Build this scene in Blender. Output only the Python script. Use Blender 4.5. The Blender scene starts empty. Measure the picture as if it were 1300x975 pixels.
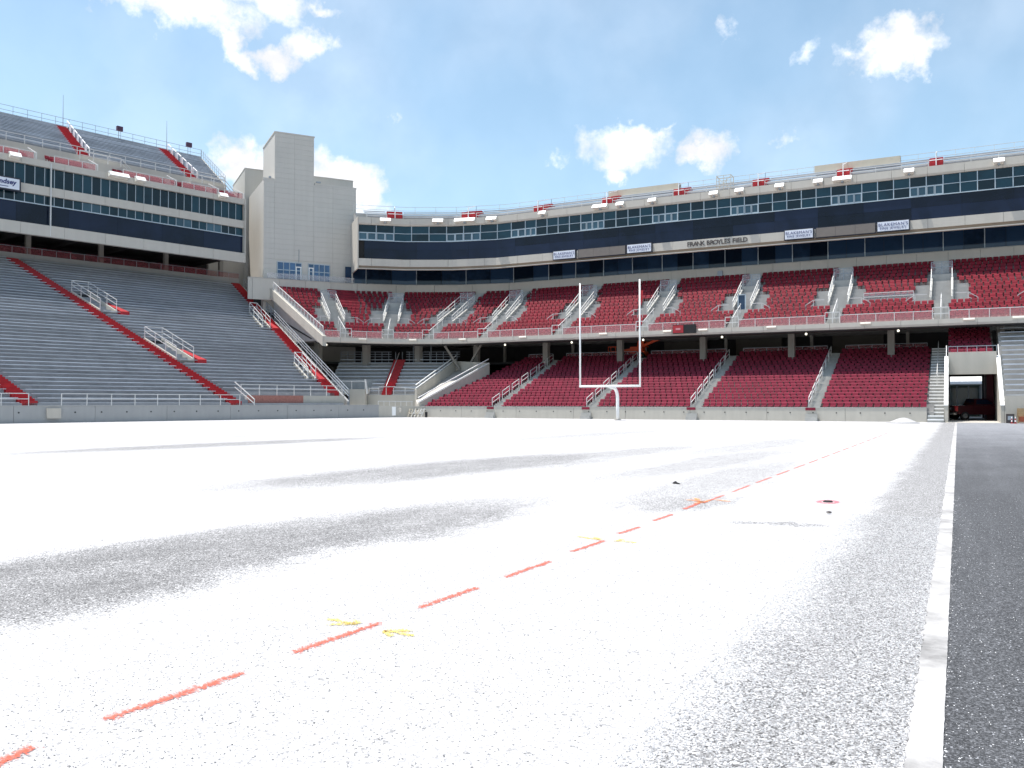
import bpy, bmesh, math, random
from math import sin, cos, radians, atan2, sqrt, pi, floor
from mathutils import Vector, Matrix
random.seed(7)
scene = bpy.context.scene
COL = scene.collection

# ------------------------------------------------------------------ camera
FPX = 1080.0                     # focal length in photo pixels (1300 wide)
HZ = 511.0                       # horizon row in the photo
EYE = 1.6
YAW = math.atan(566.0 / FPX)     # the field's long axis (+Y) lies right of the view axis
CY, SY = cos(YAW), sin(YAW)
cam_d = bpy.data.cameras.new('camera'); cam = bpy.data.objects.new('camera', cam_d); COL.objects.link(cam)
cam.location = (0, 0, EYE)
cam.rotation_euler = (radians(90) + math.atan((HZ - 487.5) / FPX), 0, YAW)
cam_d.sensor_width = 36.0; cam_d.lens = 36.0 * FPX / 1300.0
cam_d.clip_start = 0.05; cam_d.clip_end = 8000
scene.camera = cam

# ------------------------------------------------------------------ sun, sky, exposure
SUN_EL = radians(72)
SUNX, SUNY = -0.93, -0.37        # sun's bearing: from the left side stand, a little behind the viewer
sd = bpy.data.lights.new('sun', 'SUN'); sun = bpy.data.objects.new('sun', sd); COL.objects.link(sun)
sd.energy = 5.0; sd.angle = radians(0.53); sd.color = (1.0, 0.955, 0.89)
_dir = Vector((SUNX * cos(SUN_EL), SUNY * cos(SUN_EL), sin(SUN_EL)))
sun.rotation_euler = _dir.to_track_quat('Z', 'Y').to_euler()
sun.location = (0, 0, 200)
scene.view_settings.view_transform = 'Standard'; scene.view_settings.look = 'None'
scene.view_settings.exposure = 0.40; scene.view_settings.gamma = 1.0
scene.view_settings.use_curve_mapping = False

world = bpy.data.worlds.new('World'); scene.world = world; world.use_nodes = True
def px_dir(px, py):
    cx, cz = (px - 650.0) / FPX, 1.0
    v = Vector((cx * CY - cz * SY, cx * SY + cz * CY, (HZ - py) / FPX)); v.normalize(); return v
def build_world():
    nt = world.node_tree; N = nt.nodes; L = nt.links; N.clear()
    out = N.new('ShaderNodeOutputWorld')
    sky = N.new('ShaderNodeTexSky'); sky.sky_type = 'NISHITA'; sky.sun_disc = False
    sky.sun_elevation = SUN_EL; sky.sun_rotation = atan2(SUNX, SUNY)
    sky.altitude = 400; sky.air_density = 1.0; sky.dust_density = 1.6; sky.ozone_density = 0.7
    bg = N.new('ShaderNodeBackground'); bg.inputs['Strength'].default_value = 0.15
    hsv = N.new('ShaderNodeHueSaturation'); hsv.inputs['Saturation'].default_value = 1.02; hsv.inputs['Hue'].default_value = .482; hsv.inputs['Value'].default_value = 1.08
    L.new(sky.outputs[0], hsv.inputs['Color']); L.new(hsv.outputs[0], bg.inputs['Color'])
    tc = N.new('ShaderNodeTexCoord')
    # cumulus clouds: soft lobes on the sky dome, broken up by fractal noise
    lobes = []
    def c(px, py, rx, ry, k=1.0, rot=0): lobes.append((px_dir(px, py), rx * 1.22 / FPX, ry * 1.22 / FPX, k, rot))
    c(225, 2, 120, 32); c(330, -18, 75, 38); c(292, 38, 22, 38); c(300, 68, 22, 20); c(352, 72, 42, 22); c(388, 48, 40, 30)
    c(190, 32, 22, 9, .4); c(405, 2, 42, 14, .7); c(250, -45, 130, 40)
    c(300, 205, 36, 42); c(345, 225, 40, 40); c(425, 225, 62, 42); c(462, 245, 32, 34); c(400, 262, 110, 32)
    c(793, 186, 70, 34); c(776, 217, 24, 20, .9); c(818, 176, 36, 24); c(907, 188, 42, 28); c(890, 196, 26, 16)
    c(1140, 60, 66, 34); c(1152, 42, 38, 30); c(1105, 62, 34, 14, .9); c(1170, 65, 30, 28)
    c(496, 155, 11, 22, .5); c(1022, 64, 34, 20, .55, .5); c(927, 36, 20, 16, .42); c(712, 197, 28, 14, .45, .4)
    c(1000, 169, 28, 14, .42, .2); c(800, 147, 12, 9, .45); c(845, 160, 24, 8, .45, .3)
    prev = None
    # noise warp of the direction so that the lobes' outlines billow
    nz = N.new('ShaderNodeTexNoise'); nz.inputs['Scale'].default_value = 24; nz.inputs['Detail'].default_value = 8; nz.inputs['Roughness'].default_value = .62
    L.new(tc.outputs['Generated'], nz.inputs['Vector'])
    wsub = N.new('ShaderNodeVectorMath'); wsub.operation = 'SUBTRACT'; wsub.inputs[1].default_value = (.5, .5, .5)
    L.new(nz.outputs['Color'], wsub.inputs[0])
    wsc = N.new('ShaderNodeVectorMath'); wsc.operation = 'SCALE'; wsc.inputs['Scale'].default_value = .062
    L.new(wsub.outputs[0], wsc.inputs[0])
    wad = N.new('ShaderNodeVectorMath'); wad.operation = 'ADD'
    L.new(tc.outputs['Generated'], wad.inputs[0]); L.new(wsc.outputs[0], wad.inputs[1])
    for (v, rx, ry, k, rot) in lobes:
        e1 = Vector((0, 0, 1)).cross(v); e1.normalize(); e1 = -e1; e2 = e1.cross(v); e2.normalize()
        if e2.z < 0: e2 = -e2
        a1 = e1 * cos(rot) + e2 * sin(rot); a2 = e2 * cos(rot) - e1 * sin(rot)
        if a1.cross(a2).dot(v) < 0: M = Matrix((a1, a2, -v)).transposed()
        else: M = Matrix((a1, a2, v)).transposed()
        mp = N.new('ShaderNodeMapping'); mp.vector_type = 'TEXTURE'
        mp.inputs['Location'].default_value = v; mp.inputs['Rotation'].default_value = M.to_euler(); mp.inputs['Scale'].default_value = (rx, ry, .6)
        L.new(wad.outputs[0], mp.inputs['Vector'])
        ln = N.new('ShaderNodeVectorMath'); ln.operation = 'LENGTH'; L.new(mp.outputs[0], ln.inputs[0])
        m = N.new('ShaderNodeMath'); m.operation = 'MULTIPLY_ADD'; m.inputs[1].default_value = -k; m.inputs[2].default_value = k
        L.new(ln.outputs['Value'], m.inputs[0])
        if prev is None: prev = m.outputs[0]
        else:
            x = N.new('ShaderNodeMath'); x.operation = 'MAXIMUM'; L.new(prev, x.inputs[0]); L.new(m.outputs[0], x.inputs[1]); prev = x.outputs[0]
    n2 = N.new('ShaderNodeTexNoise'); n2.inputs['Scale'].default_value = 42; n2.inputs['Detail'].default_value = 11; n2.inputs['Roughness'].default_value = .62
    L.new(tc.outputs['Generated'], n2.inputs['Vector'])
    # the same fair-weather cumulus goes on round the rest of the sky
    n4 = N.new('ShaderNodeTexNoise'); n4.inputs['Scale'].default_value = 4.2; n4.inputs['Detail'].default_value = 3; L.new(tc.outputs['Generated'], n4.inputs['Vector'])
    dt = N.new('ShaderNodeVectorMath'); dt.operation = 'DOT_PRODUCT'; dt.inputs[1].default_value = px_dir(650, 300); L.new(tc.outputs['Generated'], dt.inputs[0])
    mo = N.new('ShaderNodeMapRange'); mo.inputs['From Min'].default_value = .80; mo.inputs['From Max'].default_value = .62; mo.inputs['To Min'].default_value = -1.0; mo.inputs['To Max'].default_value = 0.0; L.new(dt.outputs['Value'], mo.inputs['Value'])
    m4 = N.new('ShaderNodeMapRange'); m4.inputs['From Min'].default_value = .56; m4.inputs['From Max'].default_value = .70; m4.inputs['To Min'].default_value = -.3; m4.inputs['To Max'].default_value = .6; L.new(n4.outputs[0], m4.inputs['Value'])
    a4 = N.new('ShaderNodeMath'); L.new(mo.outputs[0], a4.inputs[0]); L.new(m4.outputs[0], a4.inputs[1])
    x4 = N.new('ShaderNodeMath'); x4.operation = 'MAXIMUM'; L.new(prev, x4.inputs[0]); L.new(a4.outputs[0], x4.inputs[1]); prev = x4.outputs[0]
    ad = N.new('ShaderNodeMath'); ad.operation = 'MULTIPLY_ADD'; ad.inputs[1].default_value = 1.0; L.new(n2.outputs[0], ad.inputs[0]); L.new(prev, ad.inputs[2])
    mr = N.new('ShaderNodeMapRange'); mr.interpolation_type = 'SMOOTHSTEP'
    mr.inputs['From Min'].default_value = .63; mr.inputs['From Max'].default_value = 1.36; L.new(ad.outputs[0], mr.inputs['Value'])
    # faint thin veil low in the sky
    n3 = N.new('ShaderNodeTexNoise'); n3.inputs['Scale'].default_value = 5; n3.inputs['Detail'].default_value = 5; L.new(tc.outputs['Generated'], n3.inputs['Vector'])
    m3 = N.new('ShaderNodeMapRange'); m3.inputs['From Min'].default_value = .42; m3.inputs['From Max'].default_value = .75; m3.inputs['To Min'].default_value = .08; m3.inputs['To Max'].default_value = .24
    L.new(n3.outputs[0], m3.inputs['Value'])
    mx = N.new('ShaderNodeMath'); mx.operation = 'MAXIMUM'; L.new(mr.outputs[0], mx.inputs[0]); L.new(m3.outputs[0], mx.inputs[1])
    bc = N.new('ShaderNodeBackground'); bc.inputs['Color'].default_value = (.97, .975, 1, 1); n5 = N.new('ShaderNodeTexNoise'); n5.inputs['Scale'].default_value = 17; n5.inputs['Detail'].default_value = 6; L.new(tc.outputs['Generated'], n5.inputs['Vector'])
    m5 = N.new('ShaderNodeMapRange'); m5.inputs['From Min'].default_value = .36; m5.inputs['From Max'].default_value = .62; m5.inputs['To Min'].default_value = .76; m5.inputs['To Max'].default_value = 1.08; L.new(n5.outputs[0], m5.inputs['Value']); L.new(m5.outputs[0], bc.inputs['Strength'])
    ms = N.new('ShaderNodeMixShader'); L.new(mx.outputs[0], ms.inputs[0]); L.new(bg.outputs[0], ms.inputs[1]); L.new(bc.outputs[0], ms.inputs[2])
    L.new(ms.outputs[0], out.inputs['Surface'])
build_world()

# ------------------------------------------------------------------ helpers
ORG = {}                                     # world origin of every object made
def W(cx, cz):                               # viewer's plan (metres right, metres ahead) -> world XY
    return (cx * CY - cz * SY, cx * SY + cz * CY)
def G(px, py):                               # surveyed point on the ground
    z = EYE * FPX / (py - HZ); return W((px - 650) / FPX * z, z)
class MB:
    def __init__(s): s.v = []; s.f = []
    def quad(s, a, b, c, d): n = len(s.v); s.v += [a, b, c, d]; s.f.append((n, n+1, n+2, n+3)); return s
    def hexa(s, b, t):                       # bottom four and top four points
        n = len(s.v); s.v += list(b) + list(t)
        s.f += [(n+3, n+2, n+1, n), (n+4, n+5, n+6, n+7)] + [(n+i, n+(i+1) % 4, n+4+(i+1) % 4, n+4+i) for i in range(4)]; return s
    def box(s, x0, x1, y0, y1, z0, z1):
        return s.hexa([(x0, y0, z0), (x1, y0, z0), (x1, y1, z0), (x0, y1, z0)], [(x0, y0, z1), (x1, y0, z1), (x1, y1, z1), (x0, y1, z1)])
    def bar(s, p, q, w, h=None):             # square bar between two points
        h = h or w; p = Vector(p); q = Vector(q); d = (q - p)
        if d.length < 1e-6: return s
        d.normalize(); up = Vector((0, 0, 1)) if abs(d.z) < .95 else Vector((1, 0, 0))
        x = d.cross(up); x.normalize(); y = x.cross(d); x *= w / 2; y *= h / 2
        return s.hexa([tuple(p - x - y), tuple(p + x - y), tuple(p + x + y), tuple(p - x + y)], [tuple(q - x - y), tuple(q + x - y), tuple(q + x + y), tuple(q - x + y)])
    def tube(s, pts, r, n=10, cap=True):
        rings = []; pts = [Vector(p) for p in pts]
        rs = r if isinstance(r, (list, tuple)) else [r] * len(pts)
        ref = None
        for i, p in enumerate(pts):
            d = (pts[min(i+1, len(pts)-1)] - pts[max(i-1, 0)]).normalized()
            if ref is None: ref = Vector((1, 0, 0)) if abs(d.x) < .9 else Vector((0, 1, 0))
            x = ref - d * ref.dot(d); x.normalize(); ref = x; y = d.cross(x)
            b = len(s.v); s.v += [tuple(p + (x * cos(2*pi*k/n) + y * sin(2*pi*k/n)) * rs[i]) for k in range(n)]; rings.append(b)
        for a, b in zip(rings, rings[1:]):
            s.f += [(a+k, a+(k+1) % n, b+(k+1) % n, b+k) for k in range(n)]
        if cap: s.f += [tuple(rings[0]+k for k in reversed(range(n))), tuple(rings[-1]+k for k in range(n))]
        return s
    def prism(s, poly, z0, z1):              # plan polygon raised
        n = len(poly); b = len(s.v); s.v += [(x, y, z0) for x, y in poly] + [(x, y, z1) for x, y in poly]
        s.f += [tuple(b+i for i in reversed(range(n))), tuple(b+n+i for i in range(n))] + [(b+i, b+(i+1) % n, b+n+(i+1) % n, b+n+i) for i in range(n)]; return s
    def rings(s, rs, close=True):            # loft equal-length point rings, capped
        n = len(rs[0]); b0 = len(s.v)
        for r in rs: s.v += list(r)
        for k in range(len(rs)-1):
            a = b0 + k*n; b = a + n
            s.f += [(a+i, a+(i+1) % n, b+(i+1) % n, b+i) for i in range(n)]
        if close: s.f += [tuple(b0+i for i in reversed(range(n))), tuple(b0+(len(rs)-1)*n+i for i in range(n))]
        return s
    def disc(s, c, r, axis='z', n=12, t=.02):
        c = Vector(c); ax = {'z': Vector((0, 0, 1)), 'y': Vector((0, 1, 0)), 'x': Vector((1, 0, 0))}[axis] if isinstance(axis, str) else Vector(axis)
        return s.tube([c - ax*t/2, c + ax*t/2], r, n)
def link(o, parent=None):
    COL.objects.link(o)
    if parent is not None: o.parent = parent
    return o
def mesh_of(mb, org, name):
    me = bpy.data.meshes.new(name); ox, oy, oz = org
    me.from_pydata([(x-ox, y-oy, z-oz) for x, y, z in mb.v], [], mb.f); me.update(); return me
def part(name, mb, mat, parent, smooth=False):
    org = ORG[parent.name]; me = mesh_of(mb, org, name); me.materials.append(mat)
    if smooth: me.shade_smooth()
    o = bpy.data.objects.new(name, me); link(o, parent); ORG[o.name] = org; return o
def thing(name, loc, label, cat, group=None):
    o = bpy.data.objects.new(name, None); o.empty_display_size = .3; link(o); o.location = loc; ORG[o.name] = tuple(loc)
    o['label'] = label; o['category'] = cat
    if group: o['group'] = group
    return o
def solid(name, mb, mat, label=None, cat=None, group=None, kind=None, smooth=False):
    xs = [v[0] for v in mb.v]; ys = [v[1] for v in mb.v]; zs = [v[2] for v in mb.v]
    org = ((min(xs)+max(xs))/2, (min(ys)+max(ys))/2, min(zs)); me = mesh_of(mb, org, name); me.materials.append(mat)
    if smooth: me.shade_smooth()
    o = bpy.data.objects.new(name, me); link(o); o.location = org; ORG[o.name] = org
    if label: o['label'] = label
    if cat: o['category'] = cat
    if group: o['group'] = group
    if kind: o['kind'] = kind
    return o

# ------------------------------------------------------------------ materials
def mat(name, col, rough=.7, var=.12, scale=3.0, metal=0.0, bump=0.0, bscale=40.0, spec=.4, rnd=0.0, streak=0.0):
    m = bpy.data.materials.new(name); m.use_nodes = True; nt = m.node_tree; N = nt.nodes; L = nt.links
    p = N['Principled BSDF']; p.inputs['Roughness'].default_value = rough; p.inputs['Metallic'].default_value = metal
    p.inputs['Specular IOR Level'].default_value = spec
    geo = N.new('ShaderNodeNewGeometry')
    nz = N.new('ShaderNodeTexNoise'); nz.inputs['Scale'].default_value = scale; nz.inputs['Detail'].default_value = 6; nz.inputs['Roughness'].default_value = .65
    L.new(geo.outputs['Position'], nz.inputs['Vector'])
    fac = nz.outputs[0]
    if streak:                               # rain streaks: noise stretched down the face
        mp = N.new('ShaderNodeMapping'); mp.inputs['Scale'].default_value = (2.2, 2.2, .16); L.new(geo.outputs['Position'], mp.inputs['Vector'])
        ns = N.new('ShaderNodeTexNoise'); ns.inputs['Scale'].default_value = 1.0; ns.inputs['Detail'].default_value = 7; L.new(mp.outputs[0], ns.inputs['Vector'])
        mm = N.new('ShaderNodeMix'); mm.data_type = 'FLOAT'; mm.inputs[0].default_value = streak; L.new(fac, mm.inputs[2]); L.new(ns.outputs[0], mm.inputs[3]); fac = mm.outputs[0]
    if rnd:
        oi = N.new('ShaderNodeObjectInfo'); ma = N.new('ShaderNodeMath'); ma.operation = 'MULTIPLY_ADD'; ma.inputs[1].default_value = rnd; 
        sb = N.new('ShaderNodeMath'); sb.operation = 'SUBTRACT'; sb.inputs[1].default_value = .5; L.new(oi.outputs['Random'], sb.inputs[0])
        L.new(sb.outputs[0], ma.inputs[0]); L.new(fac, ma.inputs[2]); fac = ma.outputs[0]
    mr = N.new('ShaderNodeMapRange'); mr.inputs['From Min'].default_value = .25; mr.inputs['From Max'].default_value = .75
    mr.inputs['To Min'].default_value = 1 - var; mr.inputs['To Max'].default_value = 1 + var; L.new(fac, mr.inputs['Value'])
    vm = N.new('ShaderNodeVectorMath'); vm.operation = 'SCALE'; vm.inputs[0].default_value = col[:3]; L.new(mr.outputs[0], vm.inputs['Scale'])
    L.new(vm.outputs[0], p.inputs['Base Color'])
    if bump:
        nb = N.new('ShaderNodeTexNoise'); nb.inputs['Scale'].default_value = bscale; nb.inputs['Detail'].default_value = 4; L.new(geo.outputs['Position'], nb.inputs['Vector'])
        b = N.new('ShaderNodeBump'); b.inputs['Strength'].default_value = bump; b.inputs['Distance'].default_value = .02; L.new(nb.outputs[0], b.inputs['Height']); L.new(b.outputs[0], p.inputs['Normal'])
    return m
def emit(name, col, s):
    m = bpy.data.materials.new(name); m.use_nodes = True; p = m.node_tree.nodes['Principled BSDF']
    p.inputs['Base Color'].default_value = (*col, 1); p.inputs['Emission Color'].default_value = (*col, 1); p.inputs['Emission Strength'].default_value = s; return m
M = {}
M['concrete'] = mat('concrete', (.42, .40, .37), .85, .16, .8, bump=.2, bscale=25, streak=.5)
M['wall'] = mat('painted_concrete', (.45, .425, .375), .8, .12, .6, bump=.15, bscale=20, streak=.5)
M['greywall'] = mat('grey_concrete', (.33, .335, .335), .8, .10, .6, bump=.15, bscale=20, streak=.4)
M['fascia'] = mat('precast_panel', (.49, .46, .41), .75, .08, .5, rnd=.10, streak=.5)
M['brown'] = mat('recess_shade_brown', (.26, .20, .15), .8, .10, 1.0)  # brown tone carries the shade of the recess below the fascia
M['clad'] = mat('tower_cladding', (.51, .49, .45), .7, .06, .4, rnd=.12, streak=.5)
M['terrace'] = mat('terrace_concrete', (.36, .355, .345), .85, .14, 1.2, bump=.2)
M['bleach'] = mat('dark_bleacher_concrete', (.29, .30, .32), .85, .22, .9, bump=.2)  # toned down: the shade in the gaps between benches is in this colour
M['step'] = mat('stair_concrete', (.39, .385, .365), .85, .16, 1.6, bump=.2)
M['redstep'] = mat('red_painted_step', (.36, .016, .022), .65, .25, 2.5, bump=.15)
M['seat'] = mat('maroon_plastic', (.185, .006, .018), .55, .16, 4, rnd=.55, spec=.28)
M['seatlow'] = mat('maroon_plastic_faded', (.175, .009, .029), .55, .16, 4, rnd=.5, spec=.28)
M['alu'] = mat('bleacher_aluminium', (.47, .50, .55), .42, .22, .5, metal=.25, rnd=.5)
M['rail'] = mat('galvanised_rail', (.58, .58, .57), .45, .08, 4, metal=.0)
M['railgrey'] = mat('grey_rail', (.30, .34, .38), .5, .12, 4)
M['white'] = mat('white_paint', (.86, .86, .85), .45, .05, 3)
M['lightbox'] = mat('lamp_housing', (.82, .79, .70), .5, .06, 3)
M['frame'] = mat('window_aluminium', (.42, .49, .54), .4, .08, 2, metal=.2)
M['darkframe'] = mat('sign_frame', (.02, .022, .035), .45, .1, 3)
M['glass'] = mat('suite_glass', (.006, .028, .042), .06, .5, .6, spec=.36, rnd=.9)
M['glasspale'] = mat('vent_glass', (.035, .085, .12), .08, .25, .8, spec=.5, rnd=.8)
M['glassdark'] = mat('dark_mirror_glass', (.006, .010, .026), .07, .55, .3, spec=.28, rnd=.6)
M['glasslow'] = mat('club_glass', (.012, .028, .058), .06, .6, .8, spec=.42, rnd=1.1)
M['glassblue'] = mat('tower_window_glass', (.045, .11, .22), .08, .25, 1.2, spec=.5, rnd=.6)
M['dark'] = mat('dark_interior', (.035, .034, .035), .9, .2, .6)  # near-black: puts the shade of soffits, voids and concourse into the colour
M['black'] = mat('black', (.012, .012, .014), .6, .2, 3)
M['col'] = mat('column_concrete', (.27, .255, .23), .85, .12, 1.5, bump=.2, streak=.5)
M['beige'] = mat('beige_sheet', (.50, .45, .36), .7, .08, 1.0, streak=.4)
M['sign'] = mat('sign_face', (.66, .69, .76), .5, .05, 2)
M['navy'] = mat('sign_lettering', (.03, .04, .16), .5, .1, 3)
M['letter'] = mat('dark_letter', (.06, .05, .05), .5, .1, 3)
M['greyboard'] = mat('message_board', (.17, .15, .135), .6, .08, 2)
M['orange'] = mat('orange_machine_paint', (.75, .09, .02), .45, .12, 3)
M['lamp'] = emit('lit_lamp', (1.0, .93, .75), 1.6)

def veil(name, col, a):                      # open mesh infill of the balcony rail
    m = bpy.data.materials.new(name); m.use_nodes = True; nt = m.node_tree; N = nt.nodes; L = nt.links
    p = N['Principled BSDF']; p.inputs['Base Color'].default_value = (*col, 1); p.inputs['Roughness'].default_value = .6; p.inputs['Alpha'].default_value = a
    return m
M['veil'] = veil('rail_mesh_infill', (.60, .60, .62), .26)
M['veilred'] = veil('red_rail_mesh_infill', (.60, .27, .28), .42)
M['veildark'] = veil('shaded_rail_infill', (.35, .10, .12), .25)  # darker copy of the rail infill, with shade put into its colour
# ------------------------------------------------------------------ ground
def ground_mats():
    # white crushed stone spread over a grey gravel base
    m = bpy.data.materials.new('white_crushed_stone'); m.use_nodes = True; nt = m.node_tree; N = nt.nodes; L = nt.links
    p = N['Principled BSDF']; p.inputs['Roughness'].default_value = .9; p.inputs['Specular IOR Level'].default_value = .2
    geo = N.new('ShaderNodeNewGeometry'); pos = geo.outputs['Position']
    def math(op, a, b=None, c=None):
        n = N.new('ShaderNodeMath'); n.operation = op
        for i, x in enumerate((a, b, c)):
            if x is None: continue
            if isinstance(x, (int, float)): n.inputs[i].default_value = x
            else: L.new(x, n.inputs[i])
        return n.outputs[0]
    def noise(sc, det=5, rough=.6, vec=None, ani=None):
        v = vec or pos
        if ani:
            mp = N.new('ShaderNodeMapping'); mp.inputs['Scale'].default_value = ani; L.new(v, mp.inputs['Vector']); v = mp.outputs[0]
        n = N.new('ShaderNodeTexNoise'); n.inputs['Scale'].default_value = sc; n.inputs['Detail'].default_value = det; n.inputs['Roughness'].default_value = rough
        L.new(v, n.inputs['Vector']); return n.outputs[0]
    # strips the spreader missed: (x, y, lean, half width, half length, strength)
    strips = [(-7.35, 4.3, .10, 1.2, 8.2, 1.15), (-6.7, 8.9, .10, .95, 3.4, .95), (-10.9, 18.5, .16, 1.6, 7.5, .9), (-9.4, 25.5, .10, .8, 6, .5),
              (-24.8, 24.0, .17, 1.3, 8.5, .85), (-29.5, 33, .15, .55, 9, .35), (-4.3, 18.5, .03, .75, 6.0, .42), (-3.9, 13.4, .02, .55, 1.6, .6), (-5.9, 23, .08, .9, 7, .45),
              (-6.6, 33, .08, .9, 8, .35), (-2.05, 11.6, 1.3, .16, .75, .75), (-16, 40, .14, .9, 10, .35)]
    wx = math('MULTIPLY_ADD', noise(.9, 6, .65, ani=(1, .28, 1)), 2.1, -1.05)
    wx = math('ADD', wx, math('MULTIPLY_ADD', noise(3.2, 6, .75, ani=(1, .5, 1)), 1.1, -.55))
    cmb = N.new('ShaderNodeCombineXYZ'); L.new(wx, cmb.inputs[0]); L.new(math('MULTIPLY', wx, 1.2), cmb.inputs[1])
    wv = N.new('ShaderNodeVectorMath'); wv.operation = 'ADD'; L.new(pos, wv.inputs[0]); L.new(cmb.outputs[0], wv.inputs[1])
    cur = None
    for (x, y, a, hw, hl, k) in strips:
        mp = N.new('ShaderNodeMapping'); mp.vector_type = 'TEXTURE'; mp.inputs['Location'].default_value = (x, y, 0); mp.inputs['Rotation'].default_value = (0, 0, -a); mp.inputs['Scale'].default_value = (hw * 1.5, hl * 1.25, 50)
        L.new(wv.outputs[0], mp.inputs['Vector'])
        ln = N.new('ShaderNodeVectorMath'); ln.operation = 'LENGTH'; L.new(mp.outputs[0], ln.inputs[0])
        mr = N.new('ShaderNodeMapRange'); mr.interpolation_type = 'SMOOTHSTEP'; mr.inputs['From Min'].default_value = 1.0; mr.inputs['From Max'].default_value = .42; mr.inputs['To Max'].default_value = k
        L.new(ln.outputs['Value'], mr.inputs['Value'])
        cur = mr.outputs[0] if cur is None else math('MAXIMUM', cur, mr.outputs[0])
    sep = N.new('ShaderNodeSeparateXYZ'); L.new(pos, sep.inputs[0])
    edge = N.new('ShaderNodeMapRange'); edge.interpolation_type = 'SMOOTHSTEP'; edge.inputs['From Min'].default_value = -1.38; edge.inputs['From Max'].default_value = -.85; edge.inputs['To Max'].default_value = 1.0
    L.new(math('MULTIPLY_ADD', noise(1.3, 7, .7, ani=(1, .5, 1)), .9, math('ADD', sep.outputs[0], -.45)), edge.inputs['Value'])
    cur = math('MULTIPLY', cur, math('MULTIPLY_ADD', noise(1.6, 5, .7, ani=(1, .45, 1)), 1.7, .30))
    bare = math('MAXIMUM', cur, edge.outputs[0])
    bare = math('ADD', bare, math('MULTIPLY_ADD', noise(5, 6, .75), .62, -.31))
    bare = math('ADD', bare, math('MULTIPLY_ADD', noise(30, 3, .7), .24, -.12))
    bare = math('MAXIMUM', bare, 0.0)
    # streaks left by the grader, faint
    st = math('MULTIPLY_ADD', noise(1.0, 6, .7, ani=(2.6, .16, 1)), .30, -.17)
    bare = math('ADD', bare, math('MAXIMUM', st, 0))
    prob = math('MULTIPLY_ADD', bare, .56, .012)
    def cells(sc):
        v = N.new('ShaderNodeTexVoronoi'); v.inputs['Scale'].default_value = sc; L.new(pos, v.inputs['Vector'])
        s = N.new('ShaderNodeSeparateColor'); L.new(v.outputs['Color'], s.inputs[0]); return v, s
    v1, s1 = cells(95); v2, s2 = cells(48)
    g1 = math('LESS_THAN', s1.outputs[0], prob)
    g2 = math('LESS_THAN', s2.outputs[1], math('MULTIPLY', prob, .55))
    grey = math('MAXIMUM', g1, math('MULTIPLY', g2, .6))
    vwhite = math('MULTIPLY_ADD', s1.outputs[2], .24, .33)
    vgrey = math('MULTIPLY_ADD', s1.outputs[1], .24, .055)
    mx = N.new('ShaderNodeMix'); mx.data_type = 'FLOAT'; L.new(grey, mx.inputs[0]); L.new(vwhite, mx.inputs[2]); L.new(vgrey, mx.inputs[3])
    vs = N.new('ShaderNodeVectorMath'); vs.operation = 'SCALE'; vs.inputs[0].default_value = (1.0, .99, 1.0); L.new(mx.outputs[0], vs.inputs['Scale'])
    L.new(vs.outputs[0], p.inputs['Base Color'])
    hgt = math('ADD', math('MULTIPLY', v1.outputs['Distance'], -.5), math('MULTIPLY', v2.outputs['Distance'], -.6))
    b = N.new('ShaderNodeBump'); b.inputs['Strength'].default_value = .45; b.inputs['Distance'].default_value = .012; L.new(hgt, b.inputs['Height']); L.new(b.outputs[0], p.inputs['Normal'])
    M['field'] = m
    # asphalt, dusty towards the stand
    m = bpy.data.materials.new('asphalt'); m.use_nodes = True; nt = m.node_tree; N = nt.nodes; L = nt.links
    p = N['Principled BSDF']; p.inputs['Roughness'].default_value = .85; p.inputs['Specular IOR Level'].default_value = .25
    geo = N.new('ShaderNodeNewGeometry'); pos = geo.outputs['Position']
    v = N.new('ShaderNodeTexVoronoi'); v.inputs['Scale'].default_value = 110; L.new(pos, v.inputs['Vector'])
    s = N.new('ShaderNodeSeparateColor'); L.new(v.outputs['Color'], s.inputs[0])
    sep = N.new('ShaderNodeSeparateXYZ'); L.new(pos, sep.inputs[0])
    grain = math('MULTIPLY_ADD', math('POWER', s.outputs[0], 2.2), .13, .036)
    grain = math('ADD', grain, math('MULTIPLY', math('GREATER_THAN', s.outputs[1], .990), .30))
    dust = N.new('ShaderNodeMapRange'); dust.interpolation_type = 'SMOOTHSTEP'; dust.inputs['From Min'].default_value = 12; dust.inputs['From Max'].default_value = 70; dust.inputs['To Max'].default_value = .16
    L.new(math('MULTIPLY_ADD', noise(.35, 6, .6), 30, math('ADD', sep.outputs[1], -15)), dust.inputs['Value'])
    tr = math('MULTIPLY_ADD', noise(1.0, 6, .7, ani=(1.8, .12, 1)), .10, -.045)
    col = math('ADD', grain, math('ADD', dust.outputs[0], math('MAXIMUM', tr, 0)))
    vs = N.new('ShaderNodeVectorMath'); vs.operation = 'SCALE'; vs.inputs[0].default_value = (.96, .985, 1.06); L.new(col, vs.inputs['Scale']); L.new(vs.outputs[0], p.inputs['Base Color'])
    b = N.new('ShaderNodeBump'); b.inputs['Strength'].default_value = .7; b.inputs['Distance'].default_value = .006; L.new(v.outputs['Distance'], b.inputs['Height']); L.new(b.outputs[0], p.inputs['Normal'])
    M['asphalt'] = m
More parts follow.
